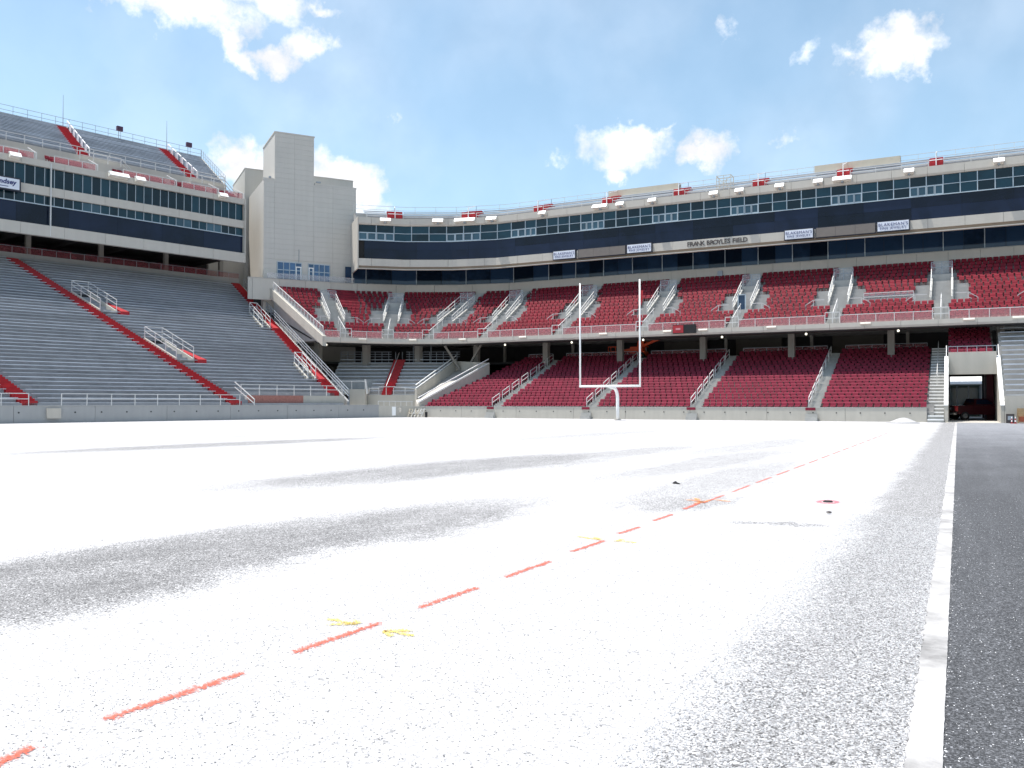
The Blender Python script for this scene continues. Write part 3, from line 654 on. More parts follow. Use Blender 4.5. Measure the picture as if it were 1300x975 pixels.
for k, (s, a) in enumerate(zip(AIS, SLP)):
    def V(o, d, z): q = EP(s + a*(d-9) + o * (EP.len_at(s-.5, s+.5, 9) / EP.len_at(s-.5, s+.5, d)), d); return (q[0], q[1], z)
    def vbox(mb, o0, o1, d0, d1, z0, z1, z2=None, z3=None):     # z0..z1 at d0, z2..z3 at d1
        z2 = z0 if z2 is None else z2; z3 = z1 if z3 is None else z3
        return mb.hexa([V(o0, d0, z0), V(o1, d0, z0), V(o1, d1, z2), V(o0, d1, z2)], [V(o0, d0, z1), V(o1, d0, z1), V(o1, d1, z3), V(o0, d1, z3)])
    t = thing('vomitory', V(0, 13, BZ0), 'concrete balcony entry with white rails and stair ' + vl[k], 'stadium entry', 'balcony entries')
    mb = MB()
    for i in range(4):
        d = BD0+BT*i; z = BZ0+BR*i; vbox(mb, -.6, .6, d-.02, d+BT*.5, z-.02, z+.23); vbox(mb, -.61, .61, d+BT*.5, d+BT+.01, z-.02, z+BR+.01)
    part('aisle_steps', mb, M['step'], t)
    mb = MB()
    for i in range(12, BN):
        d = BD0+BT*i; z = BZ0+BR*i; vbox(mb, -.6, .6, d-.02, d+BT*.5, z-.02, z+.23); vbox(mb, -.61, .61, d+BT*.5, d+BT+.01, z-.02, z+BR+.01)
    part('upper_steps', mb, M['step'], t)
    d4 = BD0+BT*4; z4 = BZ0+BR*4; d11 = BD0+BT*11.2; z11 = BZ0+BR*11
    part('landing', vbox(MB(), -2.2, 2.2, d4, d4+1.3, z4-.1, z4+.06), M['step'], t)
    for o in (-1, 1):
        mb = vbox(MB(), o*.82, o*1.02, d4+.9, d11, z4-.1, z4+.75, z4-.1, z11+.25); part('side_wall', mb, M['step'], t)
        mb = MB(); mb.bar(V(o*.92, d4+.7, z4+1.35), V(o*.92, d11, z11+1.25), .07); mb.bar(V(o*.92, d4+.7, z4+.95), V(o*.92, d11, z11+.8), .045)
        for j in range(5): f = j/4; mb.bar(V(o*.92, d4+.75+(d11-d4-.75)*f, z4+.6+(z11-z4-.4)*f), V(o*.92, d4+.75+(d11-d4-.75)*f, z4+1.35+(z11-z4-.1)*f), .06)
        part('side_railing', mb, M['rail'], t)
        mb = MB()
        for j in range(10): dd = d4+1.3+j*.45; zz = z4+.06+j*.259; vbox(mb, o*1.04, o*2.15 if j < 7 else o*1.32, dd, dd+.46, zz-.6, zz+.2)
        part('side_steps', mb, M['step'], t)
        mb = MB(); mb.bar(V(o*2.25, d4+.05, z4+.95), V(o*1.2, d4+.05, z4+.95), .06); mb.bar(V(o*2.25, d4+.05, z4), V(o*2.25, d4+.05, z4+.97), .06); mb.bar(V(o*2.25, d4+.05, z4+.97), V(o*3.05, d4+.1, z4+.45), .055); mb.bar(V(o*2.25, d4+.05, z4+.5), V(o*3.05, d4+.1, z4+.05), .055); mb.bar(V(o*3.05, d4+.1, z4-.1), V(o*3.05, d4+.1, z4+.45), .055)
        part('landing_railing', mb, M['rail'], t)
    part('portal', vbox(MB(), -.8, .8, d11-.6, d11-.4, z4, z4+2.2), M['black'], t)  # black slab fills the opening, the passage's darkness is its colour
    part('floor', vbox(MB(), -.81, .81, d4+1.3, d11-.62, z4-.1, z4+.055), M['step'], t)
    part('lintel', vbox(MB(), -.81, .81, d11-.62, d11-.2, z4+2.2, z4+2.55), M['step'], t)
    part('banner', vbox(MB(), -.78, .78, d11-.66, d11-.63, z4+2.22, z4+2.55), M['seat'], t)
    part('upper_lintel', vbox(MB(), -1.02, 1.02, d11-.3, d11, z4+2.56, z11+.3), M['step'], t)
    mb = MB()
    for zz in (.75, 1.3): mb.bar(V(-.95, d11, z11+.3+zz), V(.95, d11, z11+.3+zz), .055)
    for o in (-.95, 0, .95): mb.bar(V(o, d11, z11+.25), V(o, d11, z11+1.6), .055)
    part('cage_railing', mb, M['railgrey'], t); part('cage_infill', MB().quad(V(-.95, d11+.02, z11+.3), V(.95, d11+.02, z11+.3), V(.95, d11+.02, z11+1.55), V(-.95, d11+.02, z11+1.55)), M['veil'], t)
    mb = MB(); mb.bar(V(0, 9.2, BZ0+1.0), V(0, d4+.4, z4+1.0), .07)
    for j in range(4): d = 9.3+j*1.15; mb.bar(V(0, d, BZ0+BR*(d-BD0)/BT-.1), V(0, d, BZ0+1.0+BR*(d-BD0)/BT), .06)
    part('centre_handrail', mb, M['rail'], t)
    if k == 3: part('open_door', vbox(MB(), -.3, .35, d4+1.0, d4+1.06, z4+.06, z4+2.0), M['glasslow'], t); part('door_frame', MB().bar(V(-.36, d4+1, z4), V(-.36, d4+1, z4+2.1), .1).bar(V(.4, d4+1, z4), V(.4, d4+1, z4+2.1), .1).bar(V(-.36, d4+1, z4+2.05), V(.4, d4+1, z4+2.05), .1), M['frame'], t)
# rear parapet of the balcony below the club windows
t = thing('balcony_rear_wall', (*EP(30, 21.6), 15), 'plain beige panelled wall above the top balcony row', 'wall')
s = 0.0
while s < 89:
    e = s+2.95; part('wall_panel', sweep(MB(), EP, s+.012, min(e, 89)-.012, rect(21.55, 21.75, 14.6, 17.3)), M['fascia'], t); s = e
part('ledge', sweep(MB(), EP, 0, 89, rect(21.5, 22.0, 17.3, 17.38)), M['step'], t)
part('vent_box', sweep(MB(), EP, s_at(EP, 918, 21.5), s_at(EP, 912, 21.5), rect(21.3, 21.54, 16.35, 16.95)), M['railgrey'], t)
# ------------------------------------------------------------------ suite building over the end stand
SUE = 77.0                                   # it ends at the tower
t = thing('suite_building', (*EP(40, 19), 17), 'long curved glass suite building above the balcony, with the field name lettering', 'building')
SB = t
part('core', sweep(MB(), EP, 0, SUE, [(17.9, 19.75), (17.9, 25.0), (27.5, 25.0), (27.5, 17.4), (22.6, 17.4), (22.6, 19.75)]), M['dark'], t)
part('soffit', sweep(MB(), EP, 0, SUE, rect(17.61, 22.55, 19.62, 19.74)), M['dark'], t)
part('ledge', sweep(MB(), EP, 0, SUE, rect(17.2, 17.62, 18.70, 18.80)), M['fascia'], t)
part('recess_band', sweep(MB(), EP, 0, SUE, rect(17.46, 17.6, 18.801, 19.12)), M['brown'], t)
s = 0.0; j = 0
while s < SUE-.5:                            # fascia panels and the coping above the windows
    e = min(s+3.3, SUE)
    part('fascia_panel', sweep(MB(), EP, s+.012, e-.012, rect(17.3, 17.6, 19.12, 20.05)), M['fascia'], t)
    part('coping_panel', sweep(MB(), EP, s+.012, e-.012, [(17.42, 24.42), (17.85, 24.42), (17.85, 25.35), (17.3, 25.35), (17.3, 24.62)]), M['fascia'], t)
    s = e
s = 0.0
while s < SUE-.5:                            # tall dark mirror glass, upper and lower leaf
    e = min(s+4.5, SUE)
    part('dark_glass', sweep(MB(), EP, s+.006, e-.006, rect(17.52, 17.6, 20.06, 21.32)), M['glassdark'], t)
    part('dark_glass', sweep(MB(), EP, s+.006, e-.006, rect(17.52, 17.6, 21.335, 22.42)), M['glassdark'], t); s = e
n = 51; PW = SUE/n; opens = set()
for px in (492, 592, 678, 766, 860, 962, 1080, 1196): i = int(s_at(EP, px, 17.5)/PW); opens |= {i, i+1}
for i in range(n):
    a, b = i*PW, (i+1)*PW; a += .035; b -= .035
    w = part('window', sweep(MB(), EP, a, b, rect(17.56, 17.62, 23.47, 24.40)), M['glass'], t)
    if i in opens:
        m_ = (a+b)/2
        for u, v in ((a, m_-.03), (m_+.03, b)):
            w = part('window', sweep(MB(), EP, u+.06, v-.06, rect(17.53, 17.58, 22.56, 23.34)), M['glasspale'], t)
            mb = MB()
            for q in (u, v): mb.bar((*EP(q, 17.5), 22.46), (*EP(q, 17.5), 23.43), .11)
            pbar(mb, EP, u, v, 17.5, 23.4, .1); pbar(mb, EP, u, v, 17.5, 22.5, .1); part('casement', mb, M['frame'], w)
    else: part('window', sweep(MB(), EP, a, b, rect(17.56, 17.62, 22.47, 23.42)), M['glass'], t)
    mb = MB().bar((*EP(i*PW, 17.52), 22.43), (*EP(i*PW, 17.52), 24.42), .085); part('mullion', mb, M['frame'], t)
part('transom', pbar(MB(), EP, 0, SUE, 17.53, 23.445, .06), M['frame'], t)
part('sill', pbar(MB(), EP, 0, SUE, 17.50, 22.43, .12, .09), M['frame'], t)
s = 0.0; j = 0
rr = random.Random(12)
while s < 77:                                # club windows set back under the overhang
    e = s+1.9; part('club_window', sweep(MB(), EP, s+.02, e-.02, rect(22.1, 22.16, 17.4, 19.6)), M['glasslow'], t)
    if j % 2 == 0: part('club_mullion', MB().bar((*EP(s, 22.06), 17.38), (*EP(s, 22.06), 19.6), .08), M['frame'], t)
    s = e; j += 1
# upper terrace: three bench rows with railings and red stairs
t = thing('upper_terrace', (*EP(40, 18), 25), 'thin upper terrace of bench rows along the roof of the end suites', 'bleacher')
part('terrace', sweep(MB(), EP, 0, SUE, stair_profile(17.86, .85, 25.3, .40, 4, 25.0)), M['terrace'], t)
st8 = [s_at(EP, px, 18.5) for px in (1074, 1192, 967, 866, 775, 688, 597, 501)]
st8.sort(); eds = [0] + st8 + [SUE]
for a, b in zip(eds, eds[1:]):
    for i in range(4):
        d = 17.86+.85*i; z = 25.3+.40*i
        part('bench', sweep(MB(), EP, a+.7, b-.7, rect(d+.3, d+.6, z+.40, z+.46)), M['alu'], t)
    part('front_railing', rail(EP, a+.7, b-.7, 17.5, 25.36, .62, (1.0, .5), 2.2, .06), M['rail'], t)
    part('rear_railing', rail(EP, a, b, 21.4, 26.8, 1.0, (1.0, .5), 1.6, .04), M['rail'], t)
for s in st8:
    mb = MB()
    for i in range(4): d = 17.8+.85*i; z = 25.3+.4*i; sweep(mb, EP, s-.62, s+.62, rect(d, d+.86, z-.1, z+.42))
    sweep(mb, EP, s-.62, s+.62, rect(17.5, 17.6, 25.36, 26.15))
    st = part('red_stair', mb, M['redstep'], t)
    mb = MB().bar((*EP(s, 17.4), 25.4), (*EP(s, 17.4), 26.75), .08).bar((*EP(s, 17.4), 26.6), (*EP(s, 21), 27.7), .06); pbar(mb, EP, s-.6, s+.6, 17.42, 25.95, .08); part('stair_rail', mb, M['white'], st)
for pa, pb in ((775, 864), (1037, 1146)):    # beige screens behind the top row
    a, b = s_at(EP, pb, 21.5), s_at(EP, pa, 21.5)
    mb = sweep(MB(), EP, a, b, [(20.9, 26.9), (22.2, 26.9), (22.2, 27.95), (20.9, 27.75)])
    o = solid('roof_screen', mb, M['beige'], 'long beige screen on the terrace roof ' + ('between the two cloud-side stairs' if pa < 900 else 'at the right, above the wide lamp box'), 'screen', 'beige roof screens')
# scaffold of stacked chairs/frames on the terrace
a, b = s_at(EP, 930, 18), s_at(EP, 912, 18); mb = MB()
for s in (a, (a+b)/2, b):
    for d in (17.7, 18.9): mb.bar((*EP(s, d), 25.4), (*EP(s, d), 27.1), .05)
for z in (25.9, 26.5, 27.1):
    for d in (17.7, 18.9): pbar(mb, EP, a, b, d, z, .05)
[mb.bar((*EP(q, 17.7), 27.1), (*EP(q, 18.9), 27.1), .05) for q in (a, b)]; mb.bar((*EP(a, 17.7), 25.5), (*EP(b, 17.7), 27.0), .04); mb.bar((*EP(b, 17.7), 25.5), (*EP(a, 17.7), 27.0), .04)
SC_ = solid('scaffold', mb, M['beige'], 'small open scaffold frame on the upper terrace left of the middle', 'scaffold')
# lamp boxes on the coping
LB = [(488, 0), (556, 0), (590, 1), (625, 0), (690, 0), (763, 1), (789, 0), (830, 0), (908, 0), (941, 0), (992, 0), (1041, 0), (1072, 1), (1157, 0), (1272, 0)]
lbl = ['nearest the tower', 'second from the tower', 'wide one left of the curve end', 'fourth from the tower', 'fifth from the tower', 'wide, left of a beige screen', 'small one under the left beige screen', 'under the middle of the left beige screen', 'left of the scaffold', 'right of the scaffold', 'second right of the scaffold', 'left of the widest right-hand box', 'wide one under the right beige screen', 'under the right beige screen end', 'at the right picture edge']
for (px, wide), lb in zip(LB, lbl):
    s = s_at(EP, px, 17.2); h = .9 if wide else .44
    t = thing('lamp_box', (*EP(s, 17), 24.6), 'cream lamp box on the suite coping, ' + lb, 'lamp', 'coping lamp boxes')
    z = 24.75
    part('housing', sweep(MB(), EP, s-h, s+h, [(16.62, z+.10), (17.28, z+.0), (17.28, z+.50), (16.98, z+.50)]), M['lightbox'], t)
    part('sunlit_lid', sweep(MB(), EP, s-h-.03, s+h+.03, [(16.56, z+.105), (16.60, z+.085), (17.0, z+.51), (17.27, z+.51), (17.27, z+.56), (16.96, z+.56)]), M['white'], t)  # whiter than the housing: sun on the box top put into colour
    part('bracket', sweep(MB(), EP, s-.1, s+.1, [(16.9, z-.12), (17.29, z-.12), (17.29, z+.02), (16.9, z+.05)]), M['railgrey'], t)
# fascia lamps under the balcony edge
eln = ['nearest the sloping balcony end', 'second from the sloping balcony end', 'at the end of the corner curve', 'first on the straight left of the goalpost', 'between the goalpost uprights', 'left of the red and black board', 'right of the red and black board', 'below the right sign pair', 'left of the entry above the tunnel', 'above the tunnel mouth', 'at the right picture edge']
bl = [460, 524, 587, 664, 766, 848, 893, 980, 1100, 1231, 1294]
for i, px in enumerate(bl):
    s = s_at(EP, px, 8.5); t = solid('edge_lamp', sweep(MB(), EP, s-.45, s+.45, [(8.3, 8.98), (8.52, 8.9), (8.52, 9.13), (8.34, 9.13)]), M['lightbox'], 'white lamp strip on the balcony edge, ' + eln[i], 'lamp', 'balcony edge lamps')
cln = ['at the sloping balcony end', 'above the ramp-side seat block', 'just left of the left upright', 'just right of the right upright', 'right of the red and black board', 'third from the tunnel side', 'nearest the tunnel']
for i, px in enumerate([414, 641, 726, 817, 917, 1024, 1141]):
    s = s_at(EP, px, 9.2); x, y = EP(s, 9.2); t = thing('ceiling_lamp', (x, y, 8.2), 'small round lit lamp under the balcony, ' + cln[i], 'lamp', 'round lamps under the balcony')
    bm = MB(); rs = []
    for k in range(7): a = pi*k/6; rs.append([(x+.11*sin(a)*cos(2*pi*j/10)+.0001*j, y+.11*sin(a)*sin(2*pi*j/10), 8.28-.11*cos(a)) for j in range(10)])
    part('globe', bm.rings(rs), M['lamp'], t, True); part('stem', MB().bar((x, y, 8.38), (x, y, 8.6), .04), M['railgrey'], t)

# ------------------------------------------------------------------ signs
def text_part(txt, size, loc, rotz, m, parent, name, ext=.02, font_shear=0, bold=0.0, spacing=1.0):
    cu = bpy.data.curves.new(name, 'FONT'); cu.body = txt; cu.size = size; cu.extrude = ext; cu.align_x = 'CENTER'; cu.align_y = 'CENTER'; cu.offset = bold; cu.shear = font_shear; cu.space_character = spacing; cu.resolution_u = 3
    tmp = bpy.data.objects.new('tmp', cu); link(tmp); dg = bpy.context.evaluated_depsgraph_get(); me = bpy.data.meshes.new_from_object(tmp.evaluated_get(dg)); bpy.data.objects.remove(tmp); bpy.data.curves.remove(cu)
    me.materials.clear(); me.materials.append(m); o = bpy.data.objects.new(name, me); link(o, parent); og = ORG[parent.name]
    o.location = (loc[0]-og[0], loc[1]-og[1], loc[2]-og[2]); o.rotation_euler = (pi/2, 0, rotz); ORG[o.name] = loc; return o
s0, s1 = s_at(EP, 950, 17.3), s_at(EP, 873, 17.3); word = 'FRANK BROYLES FIELD'
# each raised letter on its own, set out along the fascia
adv = {'I': .45, ' ': .55, 'F': .85, 'L': .85, 'E': .9, 'S': .85}
tot = sum(adv.get(c_, 1.05) for c_ in word); cur = s1
for c_ in word:
    w = adv.get(c_, 1.05)/tot*(s1-s0); mid = cur - w/2; cur -= w
    if c_ == ' ': continue
    x, y = EP(mid, 17.26); text_part(c_, .74, (x, y, 19.56), EP.rot(mid), M['letter'], SB, 'letter', .03, bold=.004)
names = ['left of the paired boards, nearest the curve', 'right end of the left message board', 'left end of the right message board', 'right end of the right message board']
for (pa, pb), nm in zip(((703, 731), (797, 828), (998, 1034), (1116, 1156)), names):
    a, b = s_at(EP, pb, 17.1), s_at(EP, pa, 17.1); m_ = (a+b)/2; z0, z1 = 19.1, 20.12; x, y = EP(m_, 17.1)
    t = thing('advertising_sign', (x, y, z0), 'white framed jeweller advertising sign, ' + nm, 'sign', 'suite fascia signs')
    part('frame', sweep(MB(), EP, a-.07, b+.07, rect(17.0, 17.29, z0-.05, z1+.06)), M['darkframe'], t)
    part('face', sweep(MB(), EP, a+.02, b-.02, rect(16.97, 16.995, z0+.04, z1-.03)), M['sign'], t)
    w = EP.len_at(a, b, 17); x, y = EP(m_, 16.95)
    text_part("BLAKEMAN'S", w*.150, (x, y, z0+.66), EP.rot(m_), M['navy'], t, 'lettering', .006, spacing=1.12); text_part('FINE JEWELRY', w*.118, (x, y, z0+.30), EP.rot(m_), M['navy'], t, 'lettering', .006, spacing=1.15)
for (pa, pb), nm in zip(((733, 796), (1036, 1115)), ('between the left pair of signs', 'between the right pair of signs')):
    a, b = s_at(EP, pb, 17.1), s_at(EP, pa, 17.1); x, y = EP((a+b)/2, 17.1)
    t = thing('message_board', (x, y, 19.1), 'blank grey message board ' + nm, 'board', 'blank message boards')
    part('frame', sweep(MB(), EP, a+.1, b-.1, rect(17.08, 17.29, 19.02, 20.15)), M['darkframe'], t)
    k = 3
    for j in range(k): part('panel', sweep(MB(), EP, a+.16+(b-a-.32)*j/k+.01, a+.16+(b-a-.32)*(j+1)/k-.01, rect(17.04, 17.075, 19.1, 20.08)), M['greyboard'], t)
a, b = s_at(EP, 884, 8.4), s_at(EP, 855, 8.4); m_ = (a+b)/2; x, y = EP(m_, 8.3)
t = thing('score_board', (x, y, 8.6), 'small red and black electronic board hung on the balcony edge', 'scoreboard')
part('case', sweep(MB(), EP, a, b, rect(8.1, 8.45, 8.72, 9.62)), M['black'], t); part('red_panel', sweep(MB(), EP, m_+.05, b-.05, rect(8.06, 8.095, 8.78, 9.56)), mat('led_red', (.35, .02, .03), .5), t)
part('light_strip', sweep(MB(), EP, m_+.35, b-.35, rect(8.04, 8.055, 9.08, 9.28)), mat('led_pink', (.55, .25, .27), .5), t)

# ------------------------------------------------------------------ concourse behind the lower bowl
t = thing('concourse', (-25, 99, 0), 'dark open concourse behind the lower seats under the balcony', 'building')
ZF = Z0+RI*NR
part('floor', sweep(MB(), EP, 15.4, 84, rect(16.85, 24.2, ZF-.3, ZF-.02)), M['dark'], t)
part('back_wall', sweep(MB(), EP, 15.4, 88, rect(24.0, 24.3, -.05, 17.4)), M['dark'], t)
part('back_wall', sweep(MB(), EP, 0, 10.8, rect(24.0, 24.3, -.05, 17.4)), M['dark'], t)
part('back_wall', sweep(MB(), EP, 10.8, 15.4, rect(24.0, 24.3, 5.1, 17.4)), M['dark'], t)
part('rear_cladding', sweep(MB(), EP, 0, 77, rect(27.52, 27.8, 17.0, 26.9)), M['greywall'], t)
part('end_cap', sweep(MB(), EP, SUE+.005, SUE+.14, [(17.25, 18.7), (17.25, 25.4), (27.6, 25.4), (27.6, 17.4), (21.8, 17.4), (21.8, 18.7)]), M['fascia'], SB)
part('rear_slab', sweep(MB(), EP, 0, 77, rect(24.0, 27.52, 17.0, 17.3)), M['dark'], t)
for px in (872, 965, 1090):                  # stalls along the concourse wall
    s = s_at(EP, px, 23.9); part('stall', sweep(MB(), EP, s-2.6, s+2.6, rect(23.2, 23.98, ZF, ZF+2.6)), mat('stall_panel', (.11, .10, .085), .8), t)
for i, x in enumerate([3.6, -5.8, -15.3, -24.6, -34.2, -43.6, -53.2]):
    mb = MB().box(x-.32, x+.32, 91.7, 92.35, Z0+RI*16, 10.9)
    tt = thing('support_column', (x, 92, 6), ['square column at the tunnel under the balcony', 'square column above the seat block beside the tunnel', 'square column second left of the tunnel', 'square column under the small red and black board', 'square column between the goalpost uprights', 'square column left of the left upright', 'square column at the top of the ramp'][i], 'column', 'balcony columns')
    part('shaft', mb, M['col'], tt); part('capital', MB().box(x-.45, x+.45, 91.3, 92.7, 10.0, 10.6), M['col'], tt)
    part('rear_post', MB().box(x+1.1, x+1.4, 97, 97.3, ZF, 12.8), M['col'], tt)
for (cx0, cz, lab) in ((-17.9, 104.5, 'slim square column behind the corner bleacher, left of its red stair'), (-11.6, 105.5, 'square column behind the corner bleacher, right of its red stair'), (-23.6, 103.5, 'slim column under the sloping balcony end, front'), (-27.4, 106, 'slim column under the sloping balcony end, rear')):
    x, y = W(cx0, cz); top = 12.8 if 'rear' in lab else 10.8
    tt = thing('support_column', (x, y, 0), lab, 'column', 'balcony columns'); part('shaft', MB().box(x-.36, x+.36, y-.36, y+.36, 0, top), M['col'], tt); part('capital', MB().box(x-.5, x+.5, y-.5, y+.5, top-.7, top-.1), M['col'], tt)
for k, (a, b) in enumerate((((-8.6, 103, 9.2), (-6.4, 104, 5.6)), ((-3.4, 103, 9.2), (-5.2, 104, 6.2)))):
    p, q = W(a[0], a[1]), W(b[0], b[1]); solid('steel_brace', MB().bar((*p, a[2]), (*q, b[2]), .22), M['col'], ('left' if k == 0 else 'right') + ' leg of the V of steel braces above the ramp', 'brace', 'steel braces')
# ------------------------------------------------------------------ left side stand
LQ0, LT, LR, LN, LZ0 = 74.0, .68, .356, 45, 1.55
def lrow(i): return LQ0 + LT*i, LZ0 + LR*i
def ais1(q): return 42.0 - .333*(q-73)
def ais2(q): return 24.1 - .333*(q-73)
def ais3(q): return 53.9 + .150*(q-73)
# front wall
t = thing('side_wall', (*SP(38, 72.3), 0), 'long grey concrete wall in front of the left bleachers', 'wall')
for a in range(4, 58, 6):
    e = min(a+6, 57.2); part('wall_panel', sweep(MB(), SP, a+.012, e-.012, rect(72.0, 72.35, -.05, 1.30)), M['greywall'], t)
part('backing', sweep(MB(), SP, 4, 57.1, rect(72.1, 72.3, -.05, 1.28)), M['dark'], t)
part('coping', sweep(MB(), SP, 4, 57.2, rect(71.97, 74.2, 1.302, 1.36)), M['greywall'], t)
for k in range(24): part('drain_hole', MB().disc((*SP(8+k*2.05, 71.99), .82), .06, (nL.x, nL.y, 0), 10, .03), M['black'], t)
part('meter_box', sweep(MB(), SP, 24.3, 25.3, rect(71.7, 72.0, .35, 1.15)), M['wall'], t)
part('front_railing', rail(SP, 6, 23.2, 72.5, 1.36, .95, (1.0, .55), 1.9, .06), M['rail'], t)
part('front_railing', rail(SP, 25.6, 41.2, 72.5, 1.36, .95, (1.0, .55), 1.9, .06), M['rail'], t)
# bench sections
secs = [('leftmost', lambda q: 4.0, lambda q: ais2(q)-.75, 'left bleacher section cut by the picture edge, left of the lowest red stair'),
        ('mid', lambda q: ais2(q)+.75, lambda q: ais1(q)-.75, 'grey bench bleacher section left of the long red stair with two entries'),
        ('right', lambda q: ais1(q)+.75, lambda q: ais3(q)-.75, 'grey bench bleacher section between the long red stair and the corner stair')]
vom1 = [(12, 17, .0), (27, 32, .0)]           # entries beside the long red stair (rows from, to)
vom3 = [(7, 11, 0), (25, 30, 0)]
def cut(rows, i): return any(a <= i <= b for a, b, _ in rows)
for nm, fa, fb, lab in secs:
    t = thing('bleacher_section', (*SP((fa(90)+fb(90))/2, 74), LZ0), lab, 'bleacher', 'lower left bleachers')
    mb = MB()
    for i in range(LN):                      # concrete steps row by row because the ends are slanted
        q, z = lrow(i); a, b = fa(q)-.75, fb(q)+.75
        pts = [(*SP(a, q), z-.8), (*SP(b, q), z-.8), (*SP(b, q+LT+.01), z-.8), (*SP(a, q+LT+.01), z-.8)]; mb.hexa(pts, [(x, y, z) for x, y, _ in pts])
    part('terrace', mb, M['bleach'], t)
    for i in range(LN):
        q, z = lrow(i); a, b = fa(q), fb(q)
        if nm == 'right' and cut(vom1, i): a += 2.6
        if nm == 'right' and i < 5: b = min(b, fa(q)+.4) if i < 3 else b
        if b-a < .5: continue
        part('bench', sweep(MB(), SP, a, b, rect(q+.30, q+.58, z+.40, z+.45)), M['alu'], t)
        part('footboard', sweep(MB(), SP, a, b, [(q+.01, z+.02), (q+.29, z+.02), (q+.29, z+.06), (q+.01, z+.06)]), M['alu'], t)
# red painted stairs
def red_stair(f, i0, i1, lab, skip=()):
    t = thing('red_stair', (*SP(f(74), 74), LZ0), lab, 'stairs', 'red stairs of the left bleachers'); mb = MB()
    for i in range(i0, i1):
        q, z = lrow(i)
        for k in range(2):
            s = f(q+LT*.5*k); mb.hexa([(*SP(s-.58, q+LT*.5*k), z-.3), (*SP(s+.58, q+LT*.5*k), z-.3), (*SP(s+.58, q+LT*(.5*k+.5)+.01), z-.3), (*SP(s-.58, q+LT*(.5*k+.5)+.01), z-.3)],
                [(*SP(s-.58, q+LT*.5*k), z+.19*(k+1)), (*SP(s+.58, q+LT*.5*k), z+.19*(k+1)), (*SP(s+.58, q+LT*(.5*k+.5)+.01), z+.19*(k+1)), (*SP(s-.58, q+LT*(.5*k+.5)+.01), z+.19*(k+1))])
    part('steps', mb, M['redstep'], t); return t
red_stair(ais2, 0, LN, 'red painted stair at the lower left picture edge')
t1 = red_stair(ais1, 0, LN, 'long red painted stair running diagonally up the left bleachers')
t3 = red_stair(ais3, 3, LN, 'red painted stair along the right end of the left bleachers, by the tower')
def side_entry(f, i0, i1, w, lab, off=.75):
    q0, z0 = lrow(i0); q1, z1 = lrow(i1+1); s0 = f(q0)+off; s1 = f(q1)+off
    t = thing('bleacher_entry', (*SP(s0, q0), z0), lab, 'stadium entry', 'left bleacher entries')
    def V(o, u, z): q = q0+(q1-q0)*u; return (*SP(s0+(s1-s0)*u+o, q), z)
    part('floor', MB().hexa([V(.1, 0, z0-.6), V(w-.1, 0, z0-.6), V(w-.1, 1, z0-.6), V(.1, 1, z0-.6)], [V(.1, 0, z0+.03), V(w-.1, 0, z0+.03), V(w-.1, 1, z0+.03), V(.1, 1, z0+.03)]), M['step'], t)
    for o in (0, w):
        part('side_wall', MB().hexa([V(o-.1, 0, z0-.3), V(o+.1, 0, z0-.3), V(o+.1, 1, z0-.3), V(o-.1, 1, z0-.3)], [V(o-.1, 0, z0+.25), V(o+.1, 0, z0+.25), V(o+.1, 1, z1+.25), V(o-.1, 1, z1+.25)]), M['wall'], t)
        mb = MB()
        for h in (1.15, .65): mb.bar(V(o, 0, z0+.25+h), V(o, 1, z1+.25+h), .058)
        for k in range(4): u = k/3; mb.bar(V(o, u, z0+.1+(z1-z0)*u), V(o, u, z0+1.4+(z1-z0)*u), .055)
        part('side_railing', mb, M['rail'], t)
    part('portal', MB().hexa([V(.1, .93, z0), V(w-.1, .93, z0), V(w-.1, 1, z0), V(.1, 1, z0)], [V(.1, .93, z1+.0), V(w-.1, .93, z1+.0), V(w-.1, 1, z1+.0), V(.1, 1, z1+.0)]), M['black'], t)  # solid black piece, coloured for the unlit way behind it
    mb = MB()
    for h in (1.15, .65): mb.bar(V(0, 1, z1+.25+h), V(w, 1, z1+.25+h), .075)
    part('rear_railing', mb, M['rail'], t)
    part('red_landing', MB().hexa([V(w+.12, -.12, z0-.4), V(w+1.0, -.12, z0-.4), V(w+.8, .55, z0-.4), V(w+.12, .55, z0-.4)], [V(w+.12, -.12, z0+.15), V(w+1.0, -.12, z0+.15), V(w+.8, .55, z0+1.25), V(w+.12, .55, z0+1.25)]), M['redstep'], t)
side_entry(ais1, *vom1[0][:2], 1.8, 'lower white-railed entry in the middle of the left bleachers')
side_entry(ais1, *vom1[1][:2], 1.7, 'upper white-railed entry high on the left bleachers beside the red stair')
side_entry(lambda q: ais3(q)-2.7, *vom3[0][:2], 1.0, 'lower white-railed entry by the corner stair of the left bleachers')
side_entry(lambda q: ais3(q)-2.7, *vom3[1][:2], 1.0, 'upper white-railed entry by the corner stair near the tower')
